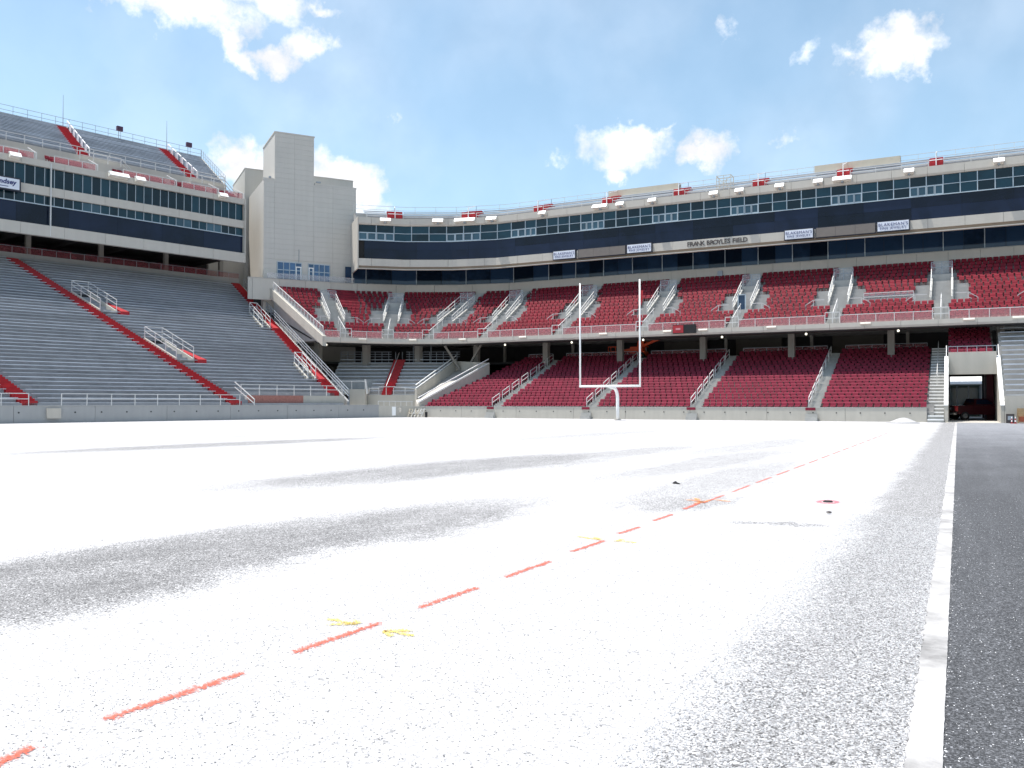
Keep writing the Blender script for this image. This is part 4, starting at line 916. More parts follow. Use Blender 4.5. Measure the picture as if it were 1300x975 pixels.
# right end railing of the stand
t = thing('end_railing', (*SP(56, 88), 8), 'blue-grey sloping railing down the right end of the left bleachers', 'railing'); mb = MB()
for h in (1.1, .75, .4): mb.bar((*SP(ais3(74)+1.0, 74.5), 1.9+h), (*SP(ais3(104)+1.0, 104), LZ0+LR*44+h), .06)
for k in range(24): u = k/23; q = 74.5+29.5*u; z = 1.9+(LZ0+LR*44-1.9)*u; mb.bar((*SP(ais3(q)+1.0, q), z-.3), (*SP(ais3(q)+1.0, q), z+1.1), .055)
part('rails', mb, M['railgrey'], t)
mb = MB().hexa([(*SP(ais3(74)+.85, 74.5), -.05), (*SP(ais3(74)+1.15, 74.5), -.05), (*SP(ais3(104)+1.15, 104.5), -.05), (*SP(ais3(104)+.85, 104.5), -.05)], [(*SP(ais3(74)+.85, 74.5), 1.75), (*SP(ais3(74)+1.15, 74.5), 1.75), (*SP(ais3(104)+1.15, 104.5), 17.35), (*SP(ais3(104)+.85, 104.5), 17.35)])
part('end_wall', mb, M['greywall'], t)
# front corner: raised walk with rails
t = thing('corner_walk', (*SP(48, 74), 1.3), 'raised concrete walk with white rails at the front corner of the left bleachers', 'walkway')
part('front_wall', sweep(MB(), SP, 49.5, 54.6, rect(74.6, 74.9, 1.3, 2.3)), M['wall'], t)
part('brick_wall', sweep(MB(), SP, 43.3, 49.5, rect(74.6, 74.9, 1.3, 2.3)), mat('red_brick', (.36, .16, .13), .85, .25, 6, bump=.4), t)
part('floor', sweep(MB(), SP, 43.3, 54.6, rect(74.9, 77.6, 1.3, 2.31)), M['terrace'], t)
part('railing', rail(SP, 42.6, 54.4, 74.75, 2.3, 1.05, (1.0, .6), 1.9, .065), M['rail'], t)
mb = MB(); mb.bar((*SP(43.0, 73.0), 1.9), (*SP(42.4, 75.6), 3.6), .07); mb.bar((*SP(43.0, 73.0), 1.5), (*SP(42.4, 75.6), 3.1), .06); mb.bar((*SP(43.0, 73.0), 1.3), (*SP(43, 73), 1.95), .06); part('stair_railing', mb, M['rail'], t)
# rear of the lower bleachers: parapet, shaded seats, columns
qr, zr = lrow(LN)
t = thing('rear_parapet', (*SP(40, qr), zr), 'pale blue-grey parapet behind the top row of the left bleachers', 'wall')
for a in range(4, 60, 6): part('parapet_panel', sweep(MB(), SP, a+.01, min(a+6, 59.4)-.01, rect(qr+.3, qr+.5, zr-.6, zr+.75)), M['greywall'], t)
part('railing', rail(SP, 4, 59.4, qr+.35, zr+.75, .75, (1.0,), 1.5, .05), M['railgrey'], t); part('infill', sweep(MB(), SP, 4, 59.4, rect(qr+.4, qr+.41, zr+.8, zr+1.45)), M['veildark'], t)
part('walk', sweep(MB(), SP, 4, 59.4, rect(qr-.01, qr+9, zr-.9, zr-.5)), M['dark'], t)
part('rear_wall', sweep(MB(), SP, 4, 62, rect(qr+8, qr+8.4, 0, 27)), M['dark'], t)
for k, (a, b) in enumerate(((21, 30), (31.2, 40), (41.2, 49), (50.2, 58))):
    t = thing('seating_block', (*SP((a+b)/2, qr+2), zr), ['shaded maroon seats under the left suites at the picture edge', 'shaded maroon seats under the left suites, second block from the left edge', 'shaded maroon seats under the left suites, second block from the tower', 'shaded maroon seats under the left suites beside the tower'][k], 'seating block', 'shaded seats under the left suites')
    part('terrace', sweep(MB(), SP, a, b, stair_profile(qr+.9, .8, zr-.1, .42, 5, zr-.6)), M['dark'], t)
    put_seats(t, [(*SP(a+.3+j*.56, qr+.9+.8*(i+.55)), zr-.1+.42*i, SP.rot(0)) for i in range(5) for j in range(int((b-a-.3)/.56))], SEATL)
for k, s in enumerate((25.5, 33.5, 41.5, 49.5, 57)):
    x, y = SP(s, qr+.9); mb = MB(); mb.prism([SP(s-.25, qr+.7), SP(s+.25, qr+.7), SP(s+.25, qr+1.2), SP(s-.25, qr+1.2)], zr-.5, 21); solid('suite_column', mb, M['col'], 'square column under the left suites, number %d counted from the left edge' % (k+1), 'column', 'columns under the left suites')

# ------------------------------------------------------------------ left suite building
LE = 56.1; LB0 = 12.0
t = thing('left_suites', (*SP(40, 100), 19), 'left suite building with two window bands and dark glass above the bleachers', 'building'); LS = t
part('core', sweep(MB(), SP, LB0, LE-.05, rect(98.35, 113, 21.1, 27.2)), M['dark'], t)
part('soffit', sweep(MB(), SP, LB0, LE, rect(98.35, 113.2, 20.85, 21.08)), M['dark'], t)  # darkened in colour for the shade under the suites
for a in range(14, 57, 6): part('ceiling_beam', sweep(MB(), SP, a, a+.4, rect(98.4, 112.8, 20.3, 20.84)), M['dark'], t)
part('link_wall', sweep(MB(), SP, 56.3, 68, rect(107.5, 107.9, 0, 27)), M['clad'], t)
a = LE
while a > LB0:
    b = max(a-4.3, LB0)
    for d0, z0, z1 in ((97.7, 19.3, 20.5), (97.9, 23.72, 24.655), (97.8, 26.72, 27.4)): part('fascia_panel', sweep(MB(), SP, b+.012, a-.012, rect(d0, 98.3, z0, z1)), M['fascia'], t)
    a = b
a = LE-.1
while a > LB0:
    b = max(a-5.2, LB0); part('dark_glass', sweep(MB(), SP, b+.008, a-.008, rect(98.2, 98.3, 20.51, 22.66)), M['glassdark'], t); a = b
n = 40; pw = .97; pale = {3, 4, 7, 8, 18, 19, 29, 30}
for i in range(n):
    b = LE-.12-i*pw; a = b-pw
    part('window', sweep(MB(), SP, a+.035, b-.035, rect(98.2, 98.27, 24.68, 26.7)), M['glass'], t)
    part('window', sweep(MB(), SP, a+.035, b-.035, rect(98.2, 98.27, 22.78, 23.7)), M['glasspale'] if i in pale else M['glass'], t)
    part('mullion', MB().bar((*SP(a, 98.15), 24.66), (*SP(a, 98.15), 26.72), .06), M['frame'], t)
    part('mullion', MB().bar((*SP(a, 98.15), 22.7), (*SP(a, 98.15), 23.72), .06), M['frame'], t)
part('sill', pbar(MB(), SP, LB0, LE, 98.14, 22.71, .14, .10), M['frame'], t)
part('end_trim', sweep(MB(), SP, LE-.06, LE+.06, rect(97.66, 98.6, 19.3, 27.42)), M['fascia'], t)
part('joint_cover', MB().bar((*SP(33.2, 97.75), 19.4), (*SP(33.2, 97.75), 27.2), .11), M['rail'], t)
# roof-top loge rows and the upper bleachers
t = thing('upper_bleachers', (*SP(40, 104), 27), 'upper grey bench bleachers above the left suites against the sky', 'bleacher'); UB = t
part('roof', sweep(MB(), SP, LB0, LE, rect(98.3, 103.0, 27.2, 27.38)), M['concrete'], t)
part('front_wall', sweep(MB(), SP, LB0, LE, rect(102.6, 103.0, 27.3, 30.1)), M['fascia'], t)
UN, UT, UR, UQ, UZ = 18, .70, .372, 103.0, 30.1
def uend(q): return 56.1 + (q-103)*.25
mb = MB()
for i in range(UN):
    q = UQ+UT*i; z = UZ+UR*i; b = uend(q); pts = [(*SP(LB0, q), z-2.2), (*SP(b, q), z-2.2), (*SP(b, q+UT+.01), z-2.2), (*SP(LB0, q+UT+.01), z-2.2)]; mb.hexa(pts, [(x, y, z) for x, y, _ in pts])
part('terrace', mb, M['bleach'], t)
UA = [lambda q: 38.6+(q-103)*.15, lambda q: 51.8+(q-103)*.15, ]
for i in range(UN):
    q = UQ+UT*i; z = UZ+UR*i; ee = [LB0, UA[0](q), UA[1](q), uend(q)+.7]
    for k in range(3):
        a, b = ee[k]+(.7 if k else 0), ee[k+1]-.7
        part('bench', sweep(MB(), SP, a, b, rect(q+.30, q+.58, z+.38, z+.43)), M['alu'], t); part('footboard', sweep(MB(), SP, a, b, rect(q+.01, q+.27, z+.02, z+.05)), M['alu'], t)
for k in range(2):
    mb = MB()
    for i in range(UN):
        q = UQ+UT*i; z = UZ+UR*i; s = UA[k](q)
        for h in range(2): pts = [(*SP(s-.62, q+h*.35), z-.2), (*SP(s+.62, q+h*.35), z-.2), (*SP(s+.62, q+h*.35+.36), z-.2), (*SP(s-.62, q+h*.35+.36), z-.2)]; mb.hexa(pts, [(x, y, z+.19*(h+1)) for x, y, _ in pts])
    st = part('red_stair', mb, M['redstep'], t)
    mb = MB()
    for i in range(0, UN-2, 3):
        q = UQ+UT*i; z = UZ+UR*i+.2; q2 = q+UT*2.2; z2 = z+UR*2.2; mb.bar((*SP(UA[k](q)+.5, q), z+.9), (*SP(UA[k](q2)+.5, q2), z2+.9), .09); mb.bar((*SP(UA[k](q)+.5, q), z), (*SP(UA[k](q)+.5, q), z+.9), .07); mb.bar((*SP(UA[k](q2)+.5, q2), z2), (*SP(UA[k](q2)+.5, q2), z2+.9), .07)
    part('stair_railing', mb, M['white'], st)
    s = UA[k](103); mb = MB()               # landing with rails in front of the stair foot
    mb2 = sweep(MB(), SP, s-1.2, s+3.4, rect(101.2, 102.6, 27.4, 29.3)); part('landing', mb2, M['fascia'], t)
    for h in (1.0, .5):
        pbar(mb, SP, s-1.2, s+3.4, 101.25, 29.3+h, .07); mb.bar((*SP(s+3.4, 101.25), 29.3+h), (*SP(s+5.2, 101.25), 27.6+h), .07)
    for o in (-1.2, .3, 1.9, 3.4): mb.bar((*SP(s+o, 101.25), 29.3), (*SP(s+o, 101.25), 30.3), .07)
    part('landing_railing', mb, M['rail'], t)
    mb = MB()
    for h in range(9): sweep(mb, SP, s+3.4+h*.2, s+3.61+h*.2, rect(101.2, 102.5, 27.4, 29.2-h*.2))
    part('landing_stair', mb, M['step'], t)
part('front_railing', rail(SP, LB0, 56.0, 102.8, 30.1, 1.0, (1.0, .55), 1.8, .06), M['rail'], t)
qt, zt = UQ+UT*UN, UZ+UR*UN
part('rear_railing', rail(SP, LB0, uend(qt), qt-.05, zt-.3, 1.5, (1.0, .6), 1.6, .045), M['railgrey'], t)
mb = MB()
for h in (1.1, .6): mb.bar((*SP(uend(103)+.1, 103), 30.3+h), (*SP(uend(qt)+.1, qt), zt+h), .045)
for k in range(13): u = k/12; q = 103+(qt-103)*u; mb.bar((*SP(uend(q)+.1, q), 30.0+(zt-30.1)*u), (*SP(uend(q)+.1, q), 31.4+(zt-30.1)*u), .045)
part('end_railing', mb, M['railgrey'], t)
part('rear_wall', sweep(MB(), SP, LB0, uend(qt), rect(qt, qt+.3, 18, zt+.25)), M['greywall'], t)
part('end_wall', MB().rings([[(*SP(uend(q)+o, q), z) for q, z in ((103, 27.4), (103, 30.1), (qt, zt), (qt, 27.4))] for o in (.0, .25)]), M['fascia'], t)
lg = [(14, 31.6), (33.6, 37.9), (40.9, 47.0), (47.9, 52.4), (53.4, 55.9)]
ll = ['maroon loge seats on the left roof at the picture edge', 'maroon loge seats on the left roof below the first red stair', 'maroon loge seats on the left roof in the middle', 'maroon loge seats on the left roof below the second red stair', 'maroon loge seats on the left roof next to the tower']
for (a, b), lab in zip(lg, ll):
    t = thing('seating_block', (*SP((a+b)/2, 99), 27.4), lab, 'seating block', 'loge seats on the left roof')
    part('terrace', sweep(MB(), SP, a, b, stair_profile(98.9, .8, 27.5, .30, 3, 27.38)), M['terrace'], t)
    put_seats(t, [(*SP(a+.3+j*.56, 98.9+.8*(i+.55)), 27.5+.30*i, SP.rot(0)) for i in range(3) for j in range(int((b-a-.2)/.56))], SEAT)
    part('front_railing', rail(SP, a, b, 98.0, 27.42, .75, (1.0,), 1.4, .07), M['rail'], t); part('infill', sweep(MB(), SP, a, b, rect(98.03, 98.04, 27.45, 28.1)), M['veilred'], t)
    mb = MB(); mb.bar((*SP(b+.2, 98.0), 28.1), (*SP(b+.2, 100.6), 29.2), .08); mb.bar((*SP(b+.2, 98.0), 27.4), (*SP(b+.2, 98.0), 28.2), .08); part('side_railing', mb, M['rail'], t)
for k, (s, wide, lab) in enumerate(((40.2, 1, 'wide one below the first landing'), (42.6, 0, 'small one right of the wide one'), (52.9, 0, 'small one toward the tower'), (29.6, 0, 'one at the picture edge'))):
    h = 1.05 if wide else .5; t = thing('lamp_box', (*SP(s, 97.5), 27), 'cream lamp box on the left suite coping, ' + lab, 'lamp', 'left coping lamp boxes')
    part('housing', sweep(MB(), SP, s-h, s+h, [(97.0, 27.08), (97.78, 26.98), (97.78, 27.5), (97.4, 27.5)]), M['lightbox'], t); part('sunlit_lid', sweep(MB(), SP, s-h-.03, s+h+.03, [(96.94, 27.085), (96.98, 27.065), (97.42, 27.51), (97.77, 27.51), (97.77, 27.57), (97.38, 27.57)]), M['white'], t)  # white upper piece coloured for sunlight on the box
# aerials and small flags on the rear rail
for s, lab in ((40.6, 'thin aerial mast above the first upper red stair'), (54.2, 'thin aerial mast above the second upper red stair')):
    x, y = SP(s, qt); mb = MB().tube([(x, y, zt), (x, y, zt+2.2), (x, y, zt+4.2)], [.05, .035, .02], 6); solid('aerial', mb, M['railgrey'], lab, 'aerial', 'aerials')
for s, lab in ((47.6, 'small dark loudspeaker box on the rear rail between the two aerials'), (57.3, 'small dark loudspeaker box on the rear rail right of both aerials')):
    x, y = SP(s, qt); t = thing('speaker_box', (x, y, zt), lab, 'loudspeaker', 'rear rail speaker boxes')
    part('cabinet', sweep(MB(), SP, s-.38, s+.38, rect(qt-.5, qt-.1, zt+1.15, zt+1.75)), mat('speaker_cabinet', (.07, .03, .06), .6), t); part('bracket', MB().bar((x, y, zt), (x, y, zt+1.2), .06), M['railgrey'], t)
# sponsor sign at the left picture edge
b = 30.2; a = 23.5; m_ = (a+b)/2; x, y = SP(m_, 97.6)
t = thing('sponsor_sign', (x, y, 23.5), 'white framed sponsor sign with blue lettering at the left picture edge', 'sign')
part('frame', sweep(MB(), SP, a, b, rect(97.45, 97.88, 23.55, 24.95)), M['darkframe'], t); part('face', sweep(MB(), SP, a+.15, b-.15, rect(97.42, 97.445, 23.7, 24.8)), M['sign'], t)
text_part('Lindsey', .68, (*SP(b-1.52, 97.40), 24.38), SP.rot(0), M['navy'], t, 'lettering', .006, font_shear=.15, bold=.02)
part('text_rule', sweep(MB(), SP, b-4.2, b-1.2, rect(97.405, 97.42, 23.88, 23.95)), M['navy'], t)

# ------------------------------------------------------------------ tower
TC = Vector((-26.2, 111.0)); TD = Vector((.893, .449)); TB = Vector((-.449, .893))
def T(tt, m): q = TC + TD*tt + TB*m; return W(q.x, q.y)
def tbox(t0, t1, m0, m1, z0, z1, mb=None): mb = mb or MB(); return mb.prism([T(t0, m0), T(t1, m0), T(t1, m1), T(t0, m1)], z0, z1)
t = thing('stair_tower', (*T(0, 5), 0), 'tall windowless grey panelled tower at the corner between the two stands', 'tower')
part('front_block', tbox(-6.2, 5.9, .06, 11.2, 0, 30.2), M['clad'], t)
part('rear_block', tbox(-6.75, 8.7, 11.2, 22, 0, 34.2), M['clad'], t)
part('shaft', tbox(-4.84, .22, .05, 8, 30.1, 36.4), M['clad'], t)
part('shaft_coping', tbox(-4.92, .30, -.03, 8.08, 36.4, 36.56), M['clad'], t)
for k, (a, b) in enumerate(((-6.26, -4.92), (.32, 5.96))): part('parapet', tbox(a, b, -.0, .4, 30.2, 30.42), M['clad'], t)
part('rear_coping', tbox(-6.8, 8.75, 11.15, 22.05, 34.2, 34.34), M['clad'], t)
ce = [-6.2, -4.85, -2.32, .21, 2.75, 5.9]; ph = .66
rotT = atan2(*(lambda u, v: (v[1]-u[1], v[0]-u[0]))(T(0, 0), T(1, 0)))
wins = [(-4.45, -1.35, 17.45, 19.75), (-.45, 2.35, 17.45, 19.75)]
for a, b in zip(ce, ce[1:]):
    top = 36.4 if a in (-4.85, -2.32) else 30.2; me = None; z = 14.1; og = ORG[t.name]
    while z < top-.1:
        hgt = min(ph, top-z)
        if not any(w0-.2 < b and a < w1+.2 and z+hgt > z0 and z < z1 for w0, w1, z0, z1 in wins):
            if me is None or hgt < ph-.01: mb = tbox(a+.007, b-.007, 0, .07, 0, hgt-.010); me2 = mesh_of(mb, (og[0], og[1], 0), 'cladding_panel'); me2.materials.append(M['clad']); me = me or me2
            else: me2 = me
            o = bpy.data.objects.new('cladding_panel', me2); o.location = (0, 0, z-og[2]); link(o, t)
        z += ph
def tower_window(w0, w1, z0, z1, door_right):
    w = part('window', tbox(w0, w1, .02, .06, z0, z1), M['glassblue'], t); mb = MB(); n = 4
    def pt(x, z): return (*T(x, -.02), z)
    for k in range(n+1): x = w0+(w1-w0)*k/n; mb.bar(pt(x, z0), pt(x, z1), .09)
    for z in (z0+.04, z0+1.25, z1-.04): mb.bar(pt(w0, z), pt(w1, z), .09)
    part('window_frame', mb, M['frame'], w)
    for k in range(n):
        if k != (n-1 if door_right else 0): 
            for za, zb in ((z0+.1, z0+1.2), (z0+1.3, z1-.1)): part('pane', tbox(w0+(w1-w0)*k/n+.06, w0+(w1-w0)*(k+1)/n-.06, -.03, .015, za, zb), M['glassblue'], w)
    k = n-1 if door_right else 0; a = w0+(w1-w0)*k/n; b = a+(w1-w0)/n; mb = MB()
    for x in (a+.08, b-.08): mb.bar(pt(x, z0), pt(x, z0+1.75), .12)
    mb.bar(pt(a, z0+1.72), pt(b, z0+1.72), .12); part('door', mb, M['white'], w)
tower_window(*wins[0], True); tower_window(*wins[1], False)
part('balustrade', MB().hexa([(*T(-5.9, -1.0), 17.45), (*T(5.4, -1.0), 17.45), (*T(5.4, -.95), 17.45), (*T(-5.9, -.95), 17.45)], [(*T(-5.9, -1.0), 18.1), (*T(5.4, -1.0), 18.1), (*T(5.4, -.95), 18.1), (*T(-5.9, -.95), 18.1)]), M['veil'], t)
part('vent_hole', tbox(-6.9, -6.74, 16.0, 17.2, 31.4, 31.9), M['black'], t)
part('ladder', MB().bar((*T(-1.7, -.06), 19.8), (*T(-1.7, -.06), 21.5), .05), M['railgrey'], t)
part('roof_lamp', MB().bar((*T(-5.6, -.08), 30.5), (*T(-5.3, -.08), 30.5), .2), M['railgrey'], t); part('roof_lamp', MB().bar((*T(.5, -.08), 30.55), (*T(1.1, -.08), 30.55), .18), M['railgrey'], t)

# ------------------------------------------------------------------ corner between the stands
def cp(cx, cz, z): return (*W(cx, cz), z)
t = thing('corner_bleacher', (*W(-13, 98), 0), 'low grey bench bleacher in the corner with a red centre stair', 'bleacher')
CN, CT, CR, CZ, CZ0 = 10, .85, .44, 97.2, 2.5
def cbox(x0, x1, z0, z1, h0, h1, mb=None): return (mb or MB()).prism([W(x0, z0), W(x1, z0), W(x1, z1), W(x0, z1)], h0, h1)
part('front_wall', cbox(-16.4, -10.6, 96.9, 97.2, 0, 2.45), M['wall'], t)
mb = MB()
for i in range(CN): cbox(-16.4-(5 if i > 3 else 0), -10.9+.42*i, CZ+CT*i, CZ+CT*(i+1)+.01, 0, CZ0+CR*i, mb)
part('terrace', mb, M['terrace'], t)
for i in range(CN):
    z = CZ+CT*i; h = CZ0+CR*i; x0 = -16.3-(4.9 if i > 3 else 0); x1 = -11.0+.42*i
    for a, b in ((x0, -15.0+.03*i), (-13.7+.06*i, x1)):
        part('bench', cbox(a, b, z+.34, z+.64, h+.40, h+.46), M['alu'], t); part('footboard', cbox(a, b, z+.02, z+.28, h+.02, h+.06), M['alu'], t)
mb = MB()
for i in range(CN):
    for k in range(2): cbox(-14.9+.03*i, -13.8+.06*i, CZ+CT*(i+.5*k), CZ+CT*(i+.5*k+.5)+.005, 1, CZ0+CR*i+.22*(k+1), mb)
part('red_stair', mb, M['redstep'], t)
part('stair_railing', MB().bar(cp(-14.35, 97.1, 3.5), cp(-14.0, 105.7, 7.8), .07), M['rail'], t)
mb = MB()
for h in (.95,): mb.bar(cp(-15.2, 97.05, 2.45+h), cp(-13.5, 97.05, 2.45+h), .07); mb.bar(cp(-13.5, 97.05, 2.45+h), cp(-10.9, 97.05, 2.45+h*.75), .08); mb.bar(cp(-16.3, 97.05, 3.2), cp(-15.2, 97.05, 3.2), .08)
for x in (-16.3, -15.2, -14.35, -13.5, -12.2, -10.9): mb.bar(cp(x, 97.05, 2.4), cp(x, 97.05, 3.3), .06)
part('front_railing', mb, M['rail'], t)
mb = MB()
for h in (1.0, .7, .4): mb.bar(cp(-21.3, 105.9, 6.9+h), cp(-15.0, 105.9, 6.9+h), .05); mb.bar(cp(-13.2, 105.9, 6.9+h), cp(-6.5, 105.9, 6.9+h), .05)
for k in range(18): mb.bar(cp(-21.3+k*.85, 105.9, 6.5), cp(-21.3+k*.85, 105.9, 7.9), .05)
part('rear_railing', mb, M['railgrey'], t)
part('steel_frame', MB().bar(cp(-12.4, 107, 6.5), cp(-12.4, 107, 9), .1).bar(cp(-10.2, 107, 6.5), cp(-10.2, 107, 9), .1).bar(cp(-12.4, 107, 8.9), cp(-10.2, 107, 8.9), .1), M['railgrey'], t)
t = thing('corner_block', (*W(-18, 95), 0), 'beige concrete block with a dark doorway left of the corner bleacher', 'wall')
part('wall', cbox(-18.2, -16.45, 95.4, 101, 0, 3.1), M['wall'], t); part('wall', cbox(-20.6, -18.2, 95.45, 101, 2.5, 3.1), M['wall'], t); part('wall', cbox(-21.2, -20.6, 95.45, 101, 0, 3.1), M['wall'], t); part('doorway', cbox(-20.6, -18.2, 96.3, 96.6, 0, 2.5), M['black'], t)  # doorway is a black slab, its inner shade given as colour
mb = MB().bar(cp(-21, 95.5, 4.0), cp(-16.5, 95.5, 4.0), .08)
for x in (-21, -19.4, -18, -16.5): mb.bar(cp(x, 95.5, 3.1), cp(x, 95.5, 4.0), .06)
mb.bar(cp(-16.45, 95.4, 4.2), cp(-16.2, 95.3, 2.6), .16); part('railing', mb, M['rail'], t)
# low corner wall between the side wall and the end wall
A = SP(57.2, 72.15); B = (-52.6, WALLY-.1)
t = thing('corner_wall', (*A, 0), 'low beige corner wall where the side wall meets the end wall', 'wall')
def along(u, o, z): dx, dy = B[0]-A[0], B[1]-A[1]; l = sqrt(dx*dx+dy*dy); return (A[0]+dx*u - dy/l*o, A[1]+dy*u + dx/l*o, z)
for k in range(2): u0, u1 = k/2+.002, (k+1)/2-.002; part('wall_panel', MB().hexa([along(u0, -.16, -.05), along(u1, -.16, -.05), along(u1, .16, -.05), along(u0, .16, -.05)], [along(u0, -.16, 1.26-.05*u0), along(u1, -.16, 1.26-.05*u1), along(u1, .16, 1.26-.05*u1), along(u0, .16, 1.26-.05*u0)]), M['wall'], t)
part('gate_panel', MB().hexa([along(.36, -.22, .2), along(.46, -.22, .2), along(.46, -.17, .2), along(.36, -.17, .2)], [along(.36, -.22, 1.15), along(.46, -.22, 1.15), along(.46, -.17, 1.15), along(.36, -.17, 1.15)]), M['white'], t)
part('hose_reel', MB().disc(along(.56, -.22, .78), .28, 'y', 16, .08), M['fascia'], t)
mb = MB().bar(along(0, 0, 1.75), along(.95, 0, 1.7), .06)
for k in range(7): mb.bar(along(k*.155, 0, 1.2), along(k*.155, 0, 1.75), .045)
part('railing', mb, M['rail'], t)
# paved strip behind the corner wall
solid('corner_paving', MB().prism([A, B, W(-10.4, 97), W(-17, 97), W(-22, 95.5)], -.04, .9), M['concrete'], kind='structure')
# ramp between its two sloping walls
t = thing('ramp', (*W(-9, 97), 0), 'sloping concrete ramp with white rails between corner bleacher and maroon seats', 'ramp')
R0, R1 = (-52.25, WALLY+.1), (-49.3, WALLY+10.6); Lb, Lt = W(-10.95, 96.8), W(-6.9, 105)
def wall_seg(p, q, z0, z1, th=.28):
    p = Vector(p); q = Vector(q); n = (q-p).normalized(); n = Vector((-n.y, n.x))*th/2
    return MB().hexa([(p.x-n.x, p.y-n.y, -.05), (p.x+n.x, p.y+n.y, -.05), (q.x+n.x, q.y+n.y, -.05), (q.x-n.x, q.y-n.y, -.05)], [(p.x-n.x, p.y-n.y, z0), (p.x+n.x, p.y+n.y, z0), (q.x+n.x, q.y+n.y, z1), (q.x-n.x, q.y-n.y, z1)])
part('side_wall', wall_seg(R0, R1, 1.5, 6.15), M['wall'], t); part('side_wall', wall_seg(Lb, Lt, 3.1, 6.9), M['wall'], t)
part('floor', MB().hexa([(*R0, -.05), (*R1, -.05), (*Lt, -.05), (*Lb, -.05)], [(*R0, 1.0), (*R1, 5.3), (*Lt, 5.6), (*Lb, 1.9)]), M['concrete'], t)
part('head_wall', wall_seg(R1, Lt, 6.3, 6.7, .3), M['wall'], t)
mb = MB()
for h in (.62, .12): mb.bar((*R0, 1.5+h), (*R1, 6.15+h), .12 if h < .3 else .09)
part('railing', mb, M['white'], t); mb = MB()
for h in (.5, .1): mb.bar((*Lb, 3.1+h), (*Lt, 6.9+h), .09)
part('railing', mb, M['white'], t)
# ------------------------------------------------------------------ goalpost
gx, gy = -27.3, 70.7; t = thing('goalpost', (gx, gy, 0), 'white gooseneck goalpost with two tall uprights before the end stand', 'goalpost')
pts = [(gx, gy+2.0, -.05), (gx, gy+2.0, 1.2), (gx, gy+2.0, 1.9)] + [(gx, gy+2.0-1.0*(1-cos(a)), 1.9+1.0*sin(a)) for a in (radians(k) for k in range(12, 91, 13))] + [(gx, gy+.05, 3.0)]
part('gooseneck', MB().tube(pts, .15, 12), M['white'], t, True)
part('crossbar', MB().tube([(gx-2.88, gy, 3.05), (gx+2.88, gy, 3.05)], .10, 12), M['white'], t, True)
for s in (-1, 1): part('upright', MB().tube([(gx+s*2.82, gy, 3.0), (gx+s*2.82, gy, 12.35)], [.085, .07], 10), M['white'], t, True)
part('base_plate', MB().tube([(gx, gy+2, -.02), (gx, gy+2, .12)], .3, 12), M['concrete'], t)
part('ribbon', MB().hexa([(gx+2.9, gy, 10.4), (gx+3.05, gy, 10.3), (gx+3.05, gy+.02, 10.3), (gx+2.9, gy+.02, 10.4)], [(gx+2.9, gy, 11.4), (gx+3.12, gy, 11.35), (gx+3.12, gy+.02, 11.35), (gx+2.9, gy+.02, 11.4)]), M['redstep'], t)

# ------------------------------------------------------------------ boom lift parked on the concourse
def boom():
    x, y, z = -33.8, 96.5, ZF
    t = thing('boom_lift', (x, y, z), 'orange boom lift parked in the dark concourse behind the goalpost', 'boom lift')
    mb = MB(); mb.box(x-1.2, x+1.2, y-.8, y+.8, z+.45, z+.95); mb.box(x-.6, x+.9, y-.7, y+.7, z+.95, z+1.5); part('chassis', mb, M['orange'], t)
    for sx_ in (-.85, .85):
        for sy_ in (-.85, .85): w = part('wheel', MB().disc((x+sx_, y+sy_, z+.42), .42, 'y', 16, .3), M['black'], t); part('hub', MB().disc((x+sx_, y+sy_*1.19, z+.42), .16, 'y', 10, .06), M['orange'], w)
    part('lower_boom', MB().bar((x+.6, y, z+1.4), (x-2.6, y, z+.9), .34), M['orange'], t); part('upper_boom', MB().bar((x+.6, y-.4, z+1.5), (x+3.4, y-.4, z+2.5), .28), M['orange'], t)
    part('counterweight', MB().hexa([(x+.3, y-.75, z+1.5), (x+1.2, y-.75, z+1.5), (x+1.2, y+.75, z+1.5), (x+.3, y+.75, z+1.5)], [(x+.4, y-.7, z+2.4), (x+1.0, y-.7, z+2.4), (x+1.0, y+.7, z+2.4), (x+.4, y+.7, z+2.4)]), M['orange'], t)
    mb = MB(); bx, bz = x-3.0, z+.5
    for dx in (-.45, .45):
        for dy in (-.4, .4): mb.bar((bx+dx, y+dy, bz), (bx+dx, y+dy, bz+1.1), .05)
    for h in (0, .55, 1.1):
        for dy in (-.4, .4): mb.bar((bx-.45, y+dy, bz+h), (bx+.45, y+dy, bz+h), .05)
        for dx in (-.45, .45): mb.bar((bx+dx, y-.4, bz+h), (bx+dx, y+.4, bz+h), .05)
    part('basket', mb, M['orange'], t)
boom()
